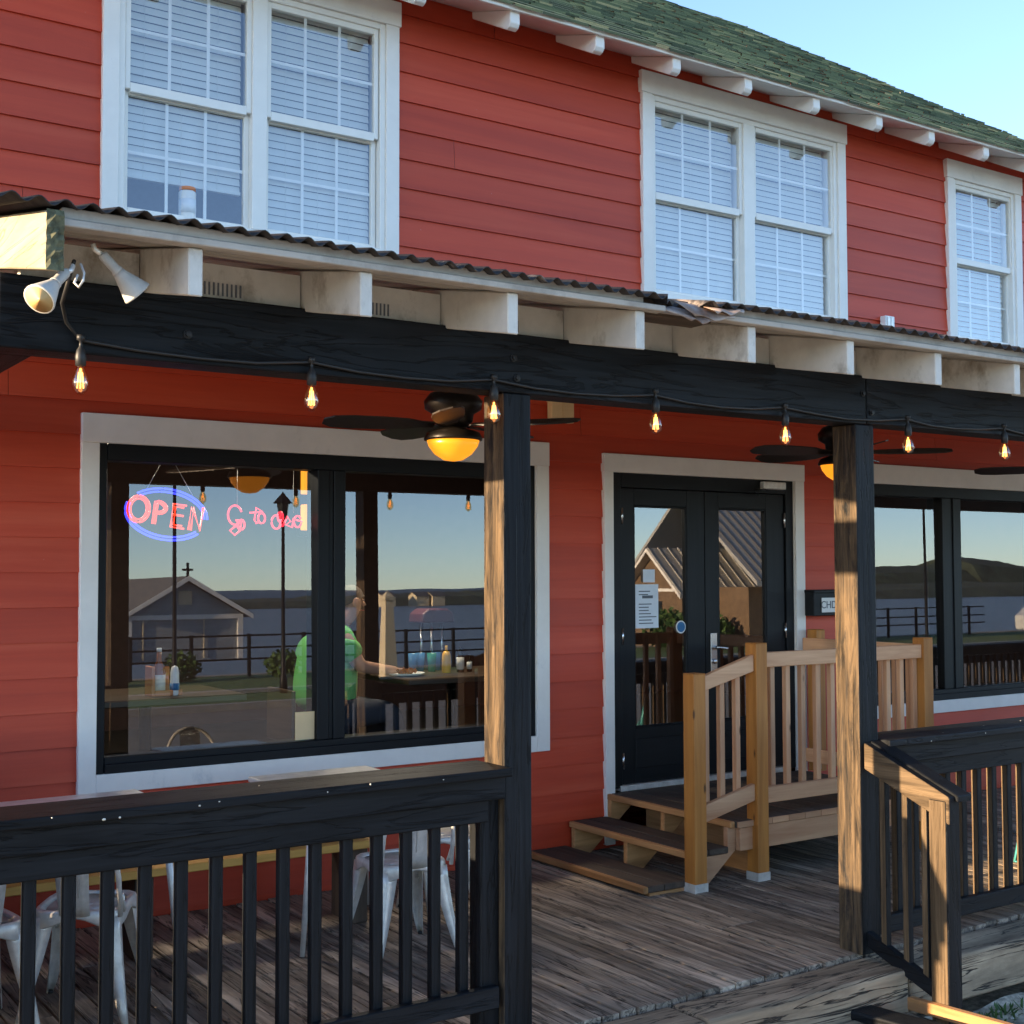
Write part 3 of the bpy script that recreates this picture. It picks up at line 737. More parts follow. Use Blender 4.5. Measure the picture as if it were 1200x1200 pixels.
# floodlights on the corner
def flood(loc, rx, rz, label):
    t = thing('floodlight', label, 'floodlight', (0, 0, 0), 'floodlights on the porch corner')
    b = MB(); b.lathe([(.018, .0), (.022, .01), (.022, .085), (.026, .09), (.026, .10)], n=16); b.build('socket', 'floodshell', t)
    b = MB(); b.lathe([(.026, .10), (.030, .115), (.062, .205), (.066, .215), (.066, .222), (.060, .222)], n=22); b.build('reflector_bulb', 'floodshell', t)
    b = MB(); b.lathe([(.0, .214), (.04, .218), (.060, .2225)][::-1], n=22); b.build('lens', 'floodlens', t)
    b = MB(); b.tube([(0, 0, .01), (0, -.01, -.03), (0, 0, -.055)], .012, 8); b.build('bracket', 'galv', t)
    t.location = loc; t.scale = (.72, .72, .72); return t
f1 = flood((1.035, -3.04, 2.735), 0, 0, 'floodlight with amber lens hanging below the sunlit rafter end')
f1.rotation_euler = Vector((-.55, -.42, -.62)).to_track_quat('Z', 'Y').to_euler()
f2 = flood((1.165, -2.95, 2.825), 0, 0, 'floodlight with pale shell beside the first white rafter')
f2.rotation_euler = Vector((.66, .05, -.62)).to_track_quat('Z', 'Y').to_euler()
b = MB(); b.tube([(1.06, -3.10, 2.75), (1.065, -3.12, 2.72), (1.06, -3.13, 2.695), (1.05, -3.12, 2.675), (1.04, -3.11, 2.69), (1.05, -3.11, 2.715)], .004, 6)
tag(b.build('screw_hook', 'galv'), 'small metal screw hook hanging beside the mossy rafter end', 'hook')

# string lights
SLT = thing('string_light', 'black string light cable with clear glowing bulbs along the porch beam', 'string lights', (3, -2.66, 2.58))
bx = [1.182, 2.003, 2.788, 3.618, 4.399, 5.26, 6.039, 6.87, 7.7]
b = MB(); pts = [Vector((1.09, -2.92, 2.80)), Vector((1.10, -2.75, 2.70)), Vector((1.135, -2.67, 2.655))]
for i, x in enumerate(bx):
    pts.append(Vector((x, -2.664, 2.602)))
    if i < len(bx)-1:
        for q in (.25, .5, .75): pts.append(Vector((x+(bx[i+1]-x)*q, -2.660, 2.602-.022*math.sin(q*math.pi)-random.uniform(0, .006))))
b.tube(pts, .0065, 6); b.build('cable', 'blackplastic', SLT)
protoh = None
for i, x in enumerate(bx):
    if protoh is None:
        b = MB(); base = Vector((3, -2.66, 2.594))
        b.lathe([(.004, -.055), (.017, -.05), (.0185, -.02), (.014, .0), (.006, .012), (.005, .03), (.014, .034), (.014, .05), (.004, .052)][::-1], base-Vector((0, .012, .022)), 14); h = b.build('lamp_holder', 'blackplastic', SLT)
        b = MB(); b.lathe([(.012, -.05), (.016, -.06), (.026, -.085), (.0285, -.105), (.024, -.128), (.012, -.142), (0, -.146)], base-Vector((0, .012, .024)), 18); b.build('bulb', 'bulbglass', h)
        b = MB(); c = base-Vector((0, .012, .122))
        for k in range(6):
            a0 = k*math.pi/3; b.tube([c+Vector((.006*math.cos(a0), .006*math.sin(a0), .028)), c+Vector((.0115*math.cos(a0+.3), .0115*math.sin(a0+.3), -.024))], .0018, 5)
        b.tube([c+Vector((0, 0, .04)), c+Vector((0, 0, .0))], .003, 6); b.build('filament', 'filament', h); protoh = h
    else:
        h = protoh.copy(); COL.objects.link(h)
        for ch in kids(protoh): d = ch.copy(); COL.objects.link(d); d.parent = h
    h.location = (x-3, 0, random.uniform(-.006, .006)); h.rotation_euler = (random.uniform(-.04, .04), random.uniform(-.05, .05), random.random()*6)
# parts turn about the string's own origin: keep them upright instead
for c in kids(SLT):
    if c.name.startswith('lamp_holder'): c.rotation_euler = (0, 0, 0)

# ceiling fans
def make_fan():
    t = thing('ceiling_fan', 'dark ceiling fan with lit amber bowl left of the first black post', 'ceiling fan', (0, 0, 0), 'ceiling fans under the porch')
    b = MB(); b.lathe([(.0, .10), (.075, .105), (.10, .13), (.105, .17), (.145, .195), (.15, .235), (.12, .275), (.05, .30), (.03, .34), (.012, .35), (.012, .62), (.05, .63), (.05, .66)], n=26); b.build('motor_housing', 'bronze', t)
    b = MB(); b.lathe([(.06, .10), (.135, .075), (.15, .045), (.148, .036), (.135, .034)][::-1], n=28); b.build('bowl_collar', 'bronze', t)
    b = MB(); b.lathe([(0, -.072), (.05, -.064), (.095, -.035), (.125, .005), (.135, .036)], n=28); b.build('light_bowl', 'amber', t)
    for k in range(5):
        a = k*2*math.pi/5; rm = Matrix.Rotation(a, 4, 'Z'); b = MB()
        prof = [(.10, .03), (.17, .035), (.24, .062), (.36, .074), (.52, .078), (.62, .066), (.665, .03)]
        top = [Vector((x, y, .118+y*.27)) for x, y in prof]+[Vector((x, -y, .118-y*.27)) for x, y in prof[::-1]]
        m = len(top); vs = [rm @ v for v in top]+[rm @ (v-Vector((0, 0, .008))) for v in top]
        b.add(vs, [tuple(range(m)), tuple(range(m, 2*m))[::-1]]+[(i, i+m, (i+1) % m+m, (i+1) % m) for i in range(m)])
        b.build('blade', 'blade', t)
    return t
fan = make_fan(); fan.location = (3.434, -1.3, 2.475); fan.rotation_euler = (0, 0, R(20))
dup(fan, (6.31, -1.3, 2.475), R(25), 'dark ceiling fan half hidden behind the second black post')
dup(fan, (8.75, -1.3, 2.475), R(52), 'dark ceiling fan at the right edge with only a blade tip in view')

# ------------------------------------------------------------------ railings
def railing(name, label, x0, x1, cap, dz, bal_x, extra=(), wr=0.):
    t = thing(name, label, 'railing', (x0, -2.6, 0))
    b = MB(); b.box((x0, -2.705, cap-.034), (x1, -2.44, cap), axis=0, wearall=.15); b.build('rail_cap', 'black', t, .006, 2)
    b = MB(); b.box((x0, -2.648, cap-.128), (x1, -2.612, cap-.035), axis=0); b.build('top_rail', 'black', t, .004)
    b = MB(); b.box((x0, -2.622, cap-.215), (x1-.06, -2.585, cap-.129), axis=0); b.build('middle_rail', 'black', t, .004)
    b = MB(); b.box((x0, -2.635, dz), (x1-.02, -2.595, dz+.085), axis=0); b.build('bottom_rail', 'black', t, .004)
    b = MB()
    for k in range(9):
        q = random.uniform(x0+.2, min(x1, x0+2.2)); yy = random.choice((-2.706, random.uniform(-2.69, -2.5))); zz = cap+.0005 if yy > -2.7 else cap-random.uniform(.004, .03)
        b.lathe([(0, -.001), (random.uniform(.0018, .0045), 0), (0, .001)], (q, yy, zz), 7, Matrix.Rotation(R(90) if yy < -2.7 else 0, 4, 'X') @ Matrix.Scale(random.uniform(.7, 1.9), 4, (1, 0, 0)))
    b.build('paint_chips', 'label', t)['kind'] = 'stuff'
    pr = None
    for x in bal_x:
        if pr is None:
            b = MB(); b.box((x0, -2.594, dz+.01), (x0+.040, -2.555, cap-.13), axis=2, wearx=wr); pr = b.build('baluster', 'black', t, .003); o = pr
        else: o = pr.copy(); COL.objects.link(o)
        o.location = (x-x0, random.uniform(-.001, .001), 0)
    for ex in extra:
        b = MB(); b.box((ex, -2.60, .0), (ex+.085, -2.515, cap-.036), axis=2, wearx=0.); b.build('rail_post', 'black', t, .004)
    return t
railing('deck_railing', 'black timber deck railing left of the first post in front of the silver chairs', .62, 2.855, 1.078, .14,
        [.67+.1255*k for k in range(17)], (2.77,))
railing('deck_railing', 'black deck railing right of the second post with sun worn balusters', 5.05, 15.2, 1.022, .078, [5.10+.1268*k for k in range(79)], (), 1.)
# end rail on the left end of the deck (out of frame, boarded solid to shade the porch)
t = thing('shade_railing', 'unseen black railing at the left end of the deck, boarded solid to block sun', 'railing', (.62, -1.3, 0))
b = MB(); b.box((.60, -2.44, 1.0), (.86, -.05, 1.06)); b.box((.70, -2.44, .74), (.74, -.05, .998)); b.box((.70, -2.44, .12), (.74, -.05, .2)); b.build('rail', 'black', t, .005)
b = MB()
for k in range(17): b.box((.70, -2.44+k*.14, .03), (.735, -2.305+k*.14, .997))
b.build('boards', 'black', t)  # solid infill added to keep low sun stripes off the deck
# stair handrail by the second post
t = thing('stair_handrail', 'short sloping black handrail on the front steps with sun worn newel', 'handrail', (4.98, -2.8, -.2))
def sloped(yz0, yz1, h, x0, x1, wear):
    b = MB(); (y0, z0), (y1, z1) = yz0, yz1
    b.prism([(y0, z0-h), (y1, z1-h), (y1, z1), (y0, z0)], x0, x1, 'yz', wear=[wear, 0, 0, 0, 0, 0]); return b
b = sloped((-2.637, 1.012), (-3.125, .818), .125, 4.94, 4.985, 1.); b.build('hand_rail', 'black', t, .004)
b = sloped((-2.637, 1.020), (-3.14, .822), .030, 4.986, 5.085, 0.); b.build('rail_cap', 'black', t, .004)
b = MB(); b.box((4.937, -3.112, -.35), (5.035, -3.014, .80), axis=2, wearx=.95); b.build('newel', 'black', t, .005)
b = sloped((-2.637, .112), (-3.013, -.028), .075, 4.945, 4.985, .25); b.build('bottom_rail', 'black', t, .004)
for y in (-2.735, -2.865, -2.975):
    b = MB(); zt_ = 1.012+(y+2.637)*.398; zb_ = .112+(y+2.637)*.372
    b.box((4.952, y-.018, zb_-.01), (4.985, y+.018, zt_-.11), axis=2, wearx=.85); b.build('baluster', 'black', t, .003)

# ------------------------------------------------------------------ wooden door steps
S = thing('door_steps', 'new orange wood steps and railed landing in front of the black door', 'steps', (6, -.65, 0))
def tread(x0, x1, z, name='tread', y0=-1.20):
    b = MB(); b.box((x0, y0, z-.038), (x0+.035, -.03, z-.001), axis=1); b.build('tread_nosing', 'treadedge', S, .004)
    b = MB(); b.box((x0+.036, y0, z-.036), ((x0+x1)/2-.003, -.03, z)); b.box(((x0+x1)/2+.003, y0, z-.036), (x1, -.03, z)); b.build(name, 'tread', S, .004)
tread(4.75, 5.06, .060); tread(5.09, 5.40, .212)
b = MB(); x = 5.40; k = 0
b.box((5.40, -1.22, .36-.038), (5.435, -.03, .359), axis=1); b.build('landing_nosing', 'treadedge', S, .004)
b = MB(); x = 5.437
while x < 7.2: b.box((x, -1.235, .322), (min(x+.136, 7.24), -.03, .36+random.uniform(-.002, .002)), axis=1); x += .141
b.build('landing_boards', 'tread', S, .004)
b = MB(); x = 5.437
while x < 7.2: b.box((x, -1.246, .324), (min(x+.136, 7.24), -1.237, .358)); x += .141
b.build('board_ends', 'pinkwood', S)
b = MB(); b.box((5.46, -1.235, .185), (7.24, -1.197, .320), axis=0); b.box((7.20, -1.195, .185), (7.24, -.04, .32)); b.build('rim_joist', 'pinkwood', S, .003)
def stringer(y, mat='treadedge'):
    b = MB(); b.prism([(5.05, .0), (5.23, .0), (5.62, .31), (5.62, .322), (5.40, .322), (5.40, .172), (5.10, .172), (5.10, .02), (5.03, .02)], y-.019, y+.019); return b.build('stringer', mat, S, .003)
stringer(-1.175, 'pinkwood'); stringer(-.60); stringer(-.06)
b = MB(); b.box((4.80, -1.19, .0), (5.07, -1.15, .02)); b.box((4.80, -.62, .0), (5.07, -.58, .02)); b.box((4.80, -.08, .0), (5.07, -.04, .02)); b.build('foot_cleat', 'treadedge', S)
b = MB(); b.box((5.70, -1.15, .0), (5.74, -.08, .30)); b.build('back_riser', 'treadedge', S)
def newel(x, y, z0, z1, n='newel_post'):
    b = MB(); b.box((x, y, z0), (x+.092, y+.092, z1), axis=2); b.box((x-.0, y-.0, z1), (x+.092, y+.092, z1+.006)); b.build(n, 'newwood', S, .005, 2)
newel(5.06, -1.285, .0, 1.245); newel(5.562, -1.28, .0, 1.405); newel(7.095, -1.28, .0, 1.39); newel(7.28, -.16, .36, 1.40, 'wall_post')
b = MB(); b.box((5.655, -1.262, 1.262), (7.096, -1.225, 1.352), axis=0); b.build('top_rail', 'pinkwood', S, .004)
b = MB(); b.box((5.655, -1.258, .450), (7.096, -1.222, .545), axis=0); b.build('bottom_rail', 'pinkwood', S, .004)
b = MB(); b.prism([(5.153, 1.143), (5.562, 1.243), (5.562, 1.343), (5.153, 1.228)], -1.262, -1.225); b.build('stair_rail', 'pinkwood', S, .004)
b = MB(); b.prism([(5.153, .385), (5.562, .475), (5.562, .575), (5.153, .485)], -1.262, -1.225); b.build('stair_bottom_rail', 'pinkwood', S, .004)
def picket(x, y, z0, z1, mat='pinkwood'):
    b = MB(); b.box((x, y, z0), (x+.038, y+.035, z1), axis=2); b.build('picket', mat, S, .003)
for x in (5.196, 5.320, 5.445): picket(x, -1.224, .44+(x-5.15)*.22, 1.19+(x-5.15)*.24)
x = 5.735
while x < 7.08: picket(x, -1.224, .47, 1.34); x += .132
b = MB(); b.prism([(-1.19, 1.26), (-.16, 1.26), (-.16, 1.35), (-1.19, 1.35)], 7.13, 7.165, 'yz'); b.build('side_rail', 'pinkwood', S, .004)
b = MB(); b.prism([(-1.19, .45), (-.16, .45), (-.16, .545), (-1.19, .545)], 7.13, 7.165, 'yz'); b.build('side_rail', 'pinkwood', S, .004)
for k in range(8): 
    b = MB(); y = -1.10+k*.118; b.box((7.167, y, .40), (7.20, y+.036, 1.34), axis=2); b.build('picket', 'pinkwood', S, .003)
for (x, y) in ((5.06, -1.285), (5.562, -1.28)):
    b = MB(); b.box((x-.004, y-.004, .0), (x+.096, y+.096, .05)); b.build('post_shoe', 'galv', S)

# ------------------------------------------------------------------ deck furniture
BN = thing('wall_bench', 'long yellow pine bench along the red wall behind the silver chairs', 'bench', (2, -.6, 0))
b = MB(); b.box((.75, -.79, .392), (3.33, -.635, .432), axis=0); b.box((.75, -.63, .392), (3.33, -.47, .432), axis=0); b.build('seat', 'bench', BN, .004)
for x in (.9, 2.0, 3.15):
    b = MB(); b.box((x, -.75, .0), (x+.09, -.50, .39)); b.build('leg', 'tread', BN, .004)
def table(x0, x1, y0, y1, label):
    t = thing('patio_table', label, 'table', ((x0+x1)/2, (y0+y1)/2, 0), 'patio tables on the deck')
    b = MB(); b.box((x0, y0, .735), (x1, y1, .765), axis=0); b.build('tabletop', 'galv', t, .008, 2)
    for x in (x0+.05, x1-.05):
        for y in (y0+.05, y1-.05):
            b = MB(); dx = .06 if x > (x0+x1)/2 else -.06; b.tube([(x-dx*.2, y, .735), (x+dx, y+(.04 if y > (y0+y1)/2 else -.04), .0)], [.02, .013], 8); b.build('leg', 'galv', t)
    return t
table(1.25, 2.09, -1.12, -.47, 'silver topped patio table behind the railing by the first chair')
table(2.70, 3.40, -1.14, -.42, 'silver topped patio table behind the railing at the post')

def make_chair():
    t = thing('metal_chair', 'silver metal bistro chair', 'chair', (0, 0, 0), 'silver metal chairs on the deck')
    b = MB(); n = 28; prof = []
    def rs(a, h, k=5):                      # rounded square
        c, s = math.cos(a), math.sin(a); r = h/((abs(c)**k+abs(s)**k)**(1/k)); return r*c, r*s
    rings = [(.150, .440), (.170, .452), (.180, .450), (.185, .440), (.187, .405), (.184, .400)]
    vs = []; fs = []
    for h, z in rings:
        for k in range(n):
            a = 2*math.pi*k/n; x, y = rs(a, h); zz = z
            if z < .41: zz += .022*(abs(math.cos(2*a))**2)-.025*(1-abs(math.cos(2*a))**2)   # arched skirt
            vs.append((x, y, zz))
    for i in range(len(rings)-1):
        for k in range(n): fs.append((i*n+k, i*n+(k+1) % n, (i+1)*n+(k+1) % n, (i+1)*n+k))
    vs.append((0, 0, .434)); fs += [(k, (k+1) % n, len(vs)-1) for k in range(n)]
    b.add(vs, fs, smooth=True); b.lathe([(.0, .438), (.02, .4385), (.022, .436)], n=12); b.build('seat', 'galv', t, solid=.003)
    for sx in (-1, 1):
        for sy in (-1, 1):
            b = MB(); vs = []; fs = []
            for j in range(9):
                q = j/8; z = .425*(1-q); o = .165+.055*q**1.2; wv = .062*(1-q)**.8+.016; 
                cx, cy = sx*o, sy*o
                ta = Vector((sx, 0, 0)); tb = Vector((0, sy, 0)); fl = .008
                vs += [Vector((cx, cy, z))-ta*wv, Vector((cx, cy, z))-ta*wv*.45+tb*fl, Vector((cx, cy, z))+ta*.004+tb*.004, Vector((cx, cy, z))-tb*wv*.45+ta*fl, Vector((cx, cy, z))-tb*wv]
            for j in range(8):
                for k in range(4): a = j*5+k; fs.append((a, a+1, a+6, a+5))
            b.add(vs, fs, smooth=True); lg = b.build('leg', 'galv', t, solid=.003)
            b = MB(); b.lathe([(0, .012), (.012, .011), (.012, .0), (0, 0)], (sx*.212, sy*.212, 0), 10); b.build('foot', 'blackplastic', lg)
            b = MB(); dv = Vector((sx, sy, .1)).normalized(); b.lathe([(.0, .004), (.009, .003), (.012, .0)], Vector((sx*.176, sy*.176, .30)), 10, dv.to_track_quat('Z', 'Y').to_matrix().to_4x4()); b.build('dimple', 'galv', lg)
    # back: hoop + splat on the -y side
    b = MB(); pts = []
    for k in range(17):
        a = math.pi*k/16; pts.append((.185*math.cos(a)*(1+.06*math.sin(a)), -.185-.085*math.sin(a)**.7, .43+.40*math.sin(a)**.55))
    b.tube(pts, .011, 8); b.build('back_hoop', 'galv', t)
    b = MB(); vs = []; fs = []
    for j in range(9):
        q = j/8; z = .43+.395*q; y = -.183-.085*(q**.7); wv = .062+.012*q; 
        vs += [(-wv, y, z), (-wv*.5, y-.006, z), (0, y-.008, z), (wv*.5, y-.006, z), (wv, y, z)]
    for j in range(8):
        for k in range(4): a = j*5+k; fs.append((a, a+1, a+6, a+5))
    b.add(vs, fs, smooth=True); sp = b.build('splat', 'galv', t, solid=.003)
    b = MB(); b.tube([(-.03, -.245, .52), (-.03, -.262, .70), (0, -.268, .74), (.03, -.262, .70), (.03, -.245, .52)], .003, 6); b.build('pressed_rib', 'galv', sp)
    b = MB(); b.tube([(-.19, -.14, .44), (-.192, -.185, .52)], .008, 6); b.tube([(.19, -.14, .44), (.192, -.185, .52)], .008, 6); b.build('arm_strut', 'galv', t)
    return t
ch = make_chair(); ch.location = (1.62, -1.29, 0); ch.rotation_euler = (0, 0, R(-31))
ch['label'] = 'silver metal chair turned at an angle behind the railing at lower left'
dup(ch, (3.13, -1.30, 0), R(-4), 'silver metal chair with its back to the railing next to the first post')
dup(ch, (1.13, -1.33, 0), R(8), 'silver metal chair at the far left edge behind the railing')
dup(ch, (3.62, -.86, 0), R(64), 'silver metal chair whose curved back shows above the railing beside the post')
tc = dup(ch, (7.25, -2.12, 0), R(130), 'teal metal chair leg glimpsed through the right railing')
for c in kids(tc):
    for o in [c]+kids(c):
        o.data = o.data.copy(); o.data.materials.clear(); o.data.materials.append(M['teal'])

# ------------------------------------------------------------------ neon signs in the window
def stroke(b, pts, r=.0065): b.tube(pts, r, 6)
NS = thing('neon_open_sign', 'red neon OPEN lettering inside a blue neon oval hanging in the left window', 'neon sign', (2.44, .12, 2.17))
tilt = Matrix.Rotation(R(7.5), 4, 'Y'); ctr = Vector((2.44, .12, 2.165))
def tp(x, z, y=0.): return ctr+tilt @ Vector((x, y, z))
def arc(cx, cz, rx, rz, a0, a1, n=14): return [(cx+rx*math.cos(a0+(a1-a0)*k/n), cz+rz*math.sin(a0+(a1-a0)*k/n)) for k in range(n+1)]
b = MB()
for d in (0., .016):
    Ow, Oh = .062-d, .074-d
    stroke(b, [tp(*p) for p in arc(-.165, 0.005, Ow, Oh, 0, 2*math.pi, 24)])
for dx, dz in ((0, 0), (.014, -.014)):
    stroke(b, [tp(-.078+dx, -.064), tp(-.078+dx, .062+dz)]+[tp(*p) for p in arc(-.06, .030, .052-dx, .036+dz*.8, math.pi/2, -math.pi/2, 10)]+[tp(-.076+dx, -.004-dz*.6)])
    stroke(b, [tp(.102-dx, .064+dz), tp(.026+dx, .064+dz), tp(.026+dx, -.066-dz), tp(.104-dx, -.066-dz)])
    stroke(b, [tp(.130+dx, -.068), tp(.130+dx, .060), tp(.198-dx*.2, -.060+dz*.2), tp(.198+dx*.3, .070)])
stroke(b, [tp(.03, .004), tp(.092, .004)])
b.build('letters', 'neonred', NS)
b = MB()
for rr in (0., .018):
    stroke(b, [tp(*p, .012) for p in arc(.0, .0, .235-rr, .142-rr, R(2), R(140), 26)], .006)
    stroke(b, [tp(*p, .012) for p in arc(.0, .0, .235-rr, .142-rr, R(165), R(325), 26)], .006)
b.build('oval', 'neonblue', NS)
b = MB(); 
for x0, x1 in ((-.13, -.02), (.13, .02)): b.tube([tp(x0, .13, .01), (2.44+x1*2.2, .12, 2.44)], .0018, 4)
b.build('hanging_wire', 'galv', NS)
NP = thing('neon_script_sign', 'pink neon handwriting hanging in the left window beside the OPEN sign', 'neon sign', (3.0, .12, 2.15))
b = MB()
def scr(cx, cz, pts, s=1.): stroke(b, [(cx+x*s, .12, cz+z*s) for x, z in pts], .006)
scr(2.835, 2.14, arc(0, 0.03, .042, .055, R(20), R(300), 16)+[(.035, .0), (.005, .0), (.04, .0), (.03, -.06), (0, -.085), (-.03, -.06), (.02, -.02)])
scr(2.872, 2.115, arc(0, 0, .022, .03, 0, 6.2, 12))
scr(2.965, 2.165, [(-.04, .02), (.04, .028)]+[(.0, .05), (-.012, -.02), (.0, -.04), (.02, -.03)]); scr(2.998, 2.155, arc(0, 0, .022, .03, 0, 6.2, 12))
scr(3.09, 2.135, arc(0, 0, .030, .040, R(70), R(400), 14)+[(.03, .06), (.02, -.03), (.045, -.02)]); scr(3.115, 2.165, arc(0, 0, .016, .03, 0, 6.2, 12))
scr(3.16, 2.14, [(-.03, -.03), (.0, .03), (.02, .0), (-.01, -.02), (.03, -.035), (.04, .02)]); scr(3.225, 2.14, arc(0, 0, .024, .034, R(30), R(330), 12)+[(.03, .0), (-.01, .01)])
b.build('script', 'neonpink', NP)
b = MB(); b.tube([(2.85, .125, 2.44), (2.85, .125, 2.22)], .0015, 4); b.tube([(3.2, .125, 2.44), (3.2, .125, 2.19)], .0015, 4); b.build('hanging_wire', 'galv', NP)
# amber wall sconce inside
SCN = thing('amber_sconce', 'tall amber glass lamp lit inside the left window by the mullion', 'lamp', (3.70, 1.0, 2.3))
b = MB(); b.box((3.655, .96, 2.36), (3.76, 1.02, 2.56)); b.box((3.655, .96, 2.12), (3.76, 1.02, 2.29)); b.build('glass_panel', 'ambersconce', SCN, .004)
b = MB(); b.box((3.65, 1.021, 2.08), (3.765, 1.06, 2.60)); b.tube([(3.71, 1.05, 2.6), (3.71, 1.05, 2.9)], .01, 6); b.build('back_plate', 'bronze', SCN)

# ------------------------------------------------------------------ dining room: tables, man, bottles
def in_table(x0, x1, y0, y1, zt_, label):
    t = thing('dining_table', label, 'table', ((x0+x1)/2, (y0+y1)/2, .4), 'dark tables inside the dining room')
    b = MB(); b.box((x0, y0, zt_-.04), (x1, y1, zt_), axis=0); b.build('tabletop', 'tablein', t, .006)
    b = MB(); cx, cy = (x0+x1)/2, (y0+y1)/2; b.lathe([(.24, .4), (.22, .42), (.04, .45), (.035, zt_-.05), (.12, zt_-.04)], (cx, cy, 0), 16); b.build('pedestal', 'bronze', t)
    return t
in_table(4.22, 5.35, .55, 1.35, 1.135, 'dark dining table inside the window where the man in green eats')
in_table(2.0, 2.95, .2, .95, 1.14, 'dark dining table inside the left window pane')
def lathe_obj(name, prof, loc, mat, label, cat, group=None, lab=None, cap=None, n=16):
    t = thing(name, label, cat, loc, group)
    b = MB(); b.lathe(prof, loc, n); b.build('body', mat, t)
    if lab: b = MB(); b.lathe([(lab[0], lab[1]), (lab[0], lab[2])], loc, n); b.build('paper_label', lab[3] if len(lab) > 3 else 'label', t)
    if cap: b = MB(); b.lathe([(cap[0], cap[1]), (cap[0], cap[2]), (0, cap[2])], loc, 12); b.build('cap', cap[3], t)
    return t
lathe_obj('mustard_bottle', [(.030, 0), (.032, .01), (.032, .12), (.02, .15)], (4.715, .9, 1.136), 'mustard', 'yellow mustard squeeze bottle on the table behind the glass', 'bottle', None, None, (.010, .15, .19, 'mustard'))
lathe_obj('sauce_bottle', [(.026, 0), (.027, .01), (.027, .10), (.012, .14), (.012, .16)], (4.83, .9, 1.136), 'darkbottle', 'dark sauce bottle with a big white label beside the mustard', 'bottle', None, (.0278, .02, .105), (.013, .16, .175, 'darkbottle'))
lathe_obj('sauce_bottle', [(.018, 0), (.019, .01), (.019, .07), (.009, .09), (.009, .11)], (4.905, .9, 1.136), 'darkbottle', 'small dark sauce bottle with white label on the dining table', 'bottle', None, (.0195, .02, .07), (.01, .11, .12, 'blackplastic'))
for i, (x, y, m_) in enumerate(((4.56, 1.1, 'bluecup'), (4.63, 1.12, 'bluecup'), (4.69, 1.06, 'greencup'), (4.78, 1.15, 'bluecup'))):
    lathe_obj('tumbler', [(.026, 0), (.034, .13), (.031, .13), (.024, .01), (0, .01)], (x, y, 1.136), m_, ['blue plastic tumbler nearest the man on the dining table', 'blue plastic tumbler behind the green one on the dining table', 'green tumbler among the blue ones on the dining table', 'blue plastic tumbler farthest right on the dining table'][i], 'tumbler', 'tumblers on the dining table')
rc = thing('red_lidded_caddy', 'caddy with a dark red lid on chrome posts on the dining table', 'caddy', (4.80, 1.25, 1.136))
b = MB()
for k in range(6):
    a = k*math.pi/3; b.tube([(4.80+.085*math.cos(a), 1.25+.085*math.sin(a), 1.15), (4.80+.085*math.cos(a), 1.25+.085*math.sin(a), 1.48)], .012, 6)
b.build('post', 'chrome', rc)
b = MB(); b.prism([(4.66, 1.475), (4.94, 1.475), (4.93, 1.54), (4.88, 1.575), (4.72, 1.575), (4.67, 1.54)], 1.15, 1.35); b.build('lid', 'redlid', rc, .012, 2)
b = MB(); b.lathe([(.10, .0), (.10, .022), (0, .022)], (4.80, 1.25, 1.136), 20); b.build('stand', 'blackplastic', rc)
pt = thing('dinner_plate', 'white plate of food in front of the man in green', 'plate', (4.36, .85, 1.136))
b = MB(); b.lathe([(.0, .004), (.08, .004), (.13, .02), (.135, .02), (.09, .0), (0, 0)], (4.36, .85, 1.136), 24); b.build('dish', 'white', pt)
b = MB()
for k in range(26):
    a = random.random()*6.28; r = random.uniform(0, .075); q = random.uniform(.012, .024)
    b.lathe([(0, -q), (q, 0), (0, q)], (4.36+r*math.cos(a), .85+r*math.sin(a), 1.155+random.uniform(0, .02)), 6)
b.build('food', 'brownglass', pt)
cl_ = thing('fill_lamp', 'unseen fill lamp added to light the man and dining table', 'lamp', (4.5, 1.3, 2.86))  # added out of sight above the window head to brighten man and table
b = MB(); b.lathe([(0, -.09), (.12, -.07), (.18, -.01), (.18, .0)], (4.5, 1.3, 2.87), 24); b.build('shade', 'fillglow', cl_)
b = MB(); b.lathe([(.19, 0), (.19, .03), (0, .03)], (4.5, 1.3, 2.868), 24); b.build('ceiling_plate', 'bronze', cl_)
cl2 = dup(cl_, (2.2, 1.2, 2.86), 0, 'unseen fill lamp added over the left window table inside')  # second added fill, brightens the bottles on the left table
# left pane table top
lathe_obj('brown_bottle', [(.033, 0), (.035, .01), (.035, .15), (.014, .20), (.013, .25)], (2.475, .34, 1.142), 'brownglass', 'brown glass bottle with cream label standing in the left window', 'bottle', None, (.0358, .03, .12), (.0145, .25, .27, 'white'))
lathe_obj('white_shaker', [(.024, 0), (.026, .01), (.024, .13), (.018, .16), (0, .17)], (2.56, .32, 1.142), 'white', 'tall white shaker bottle beside the brown bottle in the window', 'bottle', None, (.027, .03, .07, 'blueink'))
b = MB(); b.box((2.42, .30, 1.142), (2.44, .42, 1.31)); b.box((2.44, .405, 1.142), (2.56, .42, 1.30)); b.box((2.44, .30, 1.142), (2.60, .31, 1.175)); tag(b.build('menu_caddy', 'caddywood', None, .003), 'open brown wooden menu caddy around the bottles in the left window', 'caddy')
jar = lathe_obj('candle_jar', [(.045, 0), (.048, .01), (.048, .17), (.042, .18)], (2.515, .06, 3.80), 'white', 'tall white candle jar with orange rim on the upper window sill', 'jar', None, None, (.046, .18, .20, 'orange'))
b = MB(); b.lathe([(.0485, .05), (.0485, .13)], (2.515, .06, 3.80), 16); b.build('paper_label', 'paper', jar)
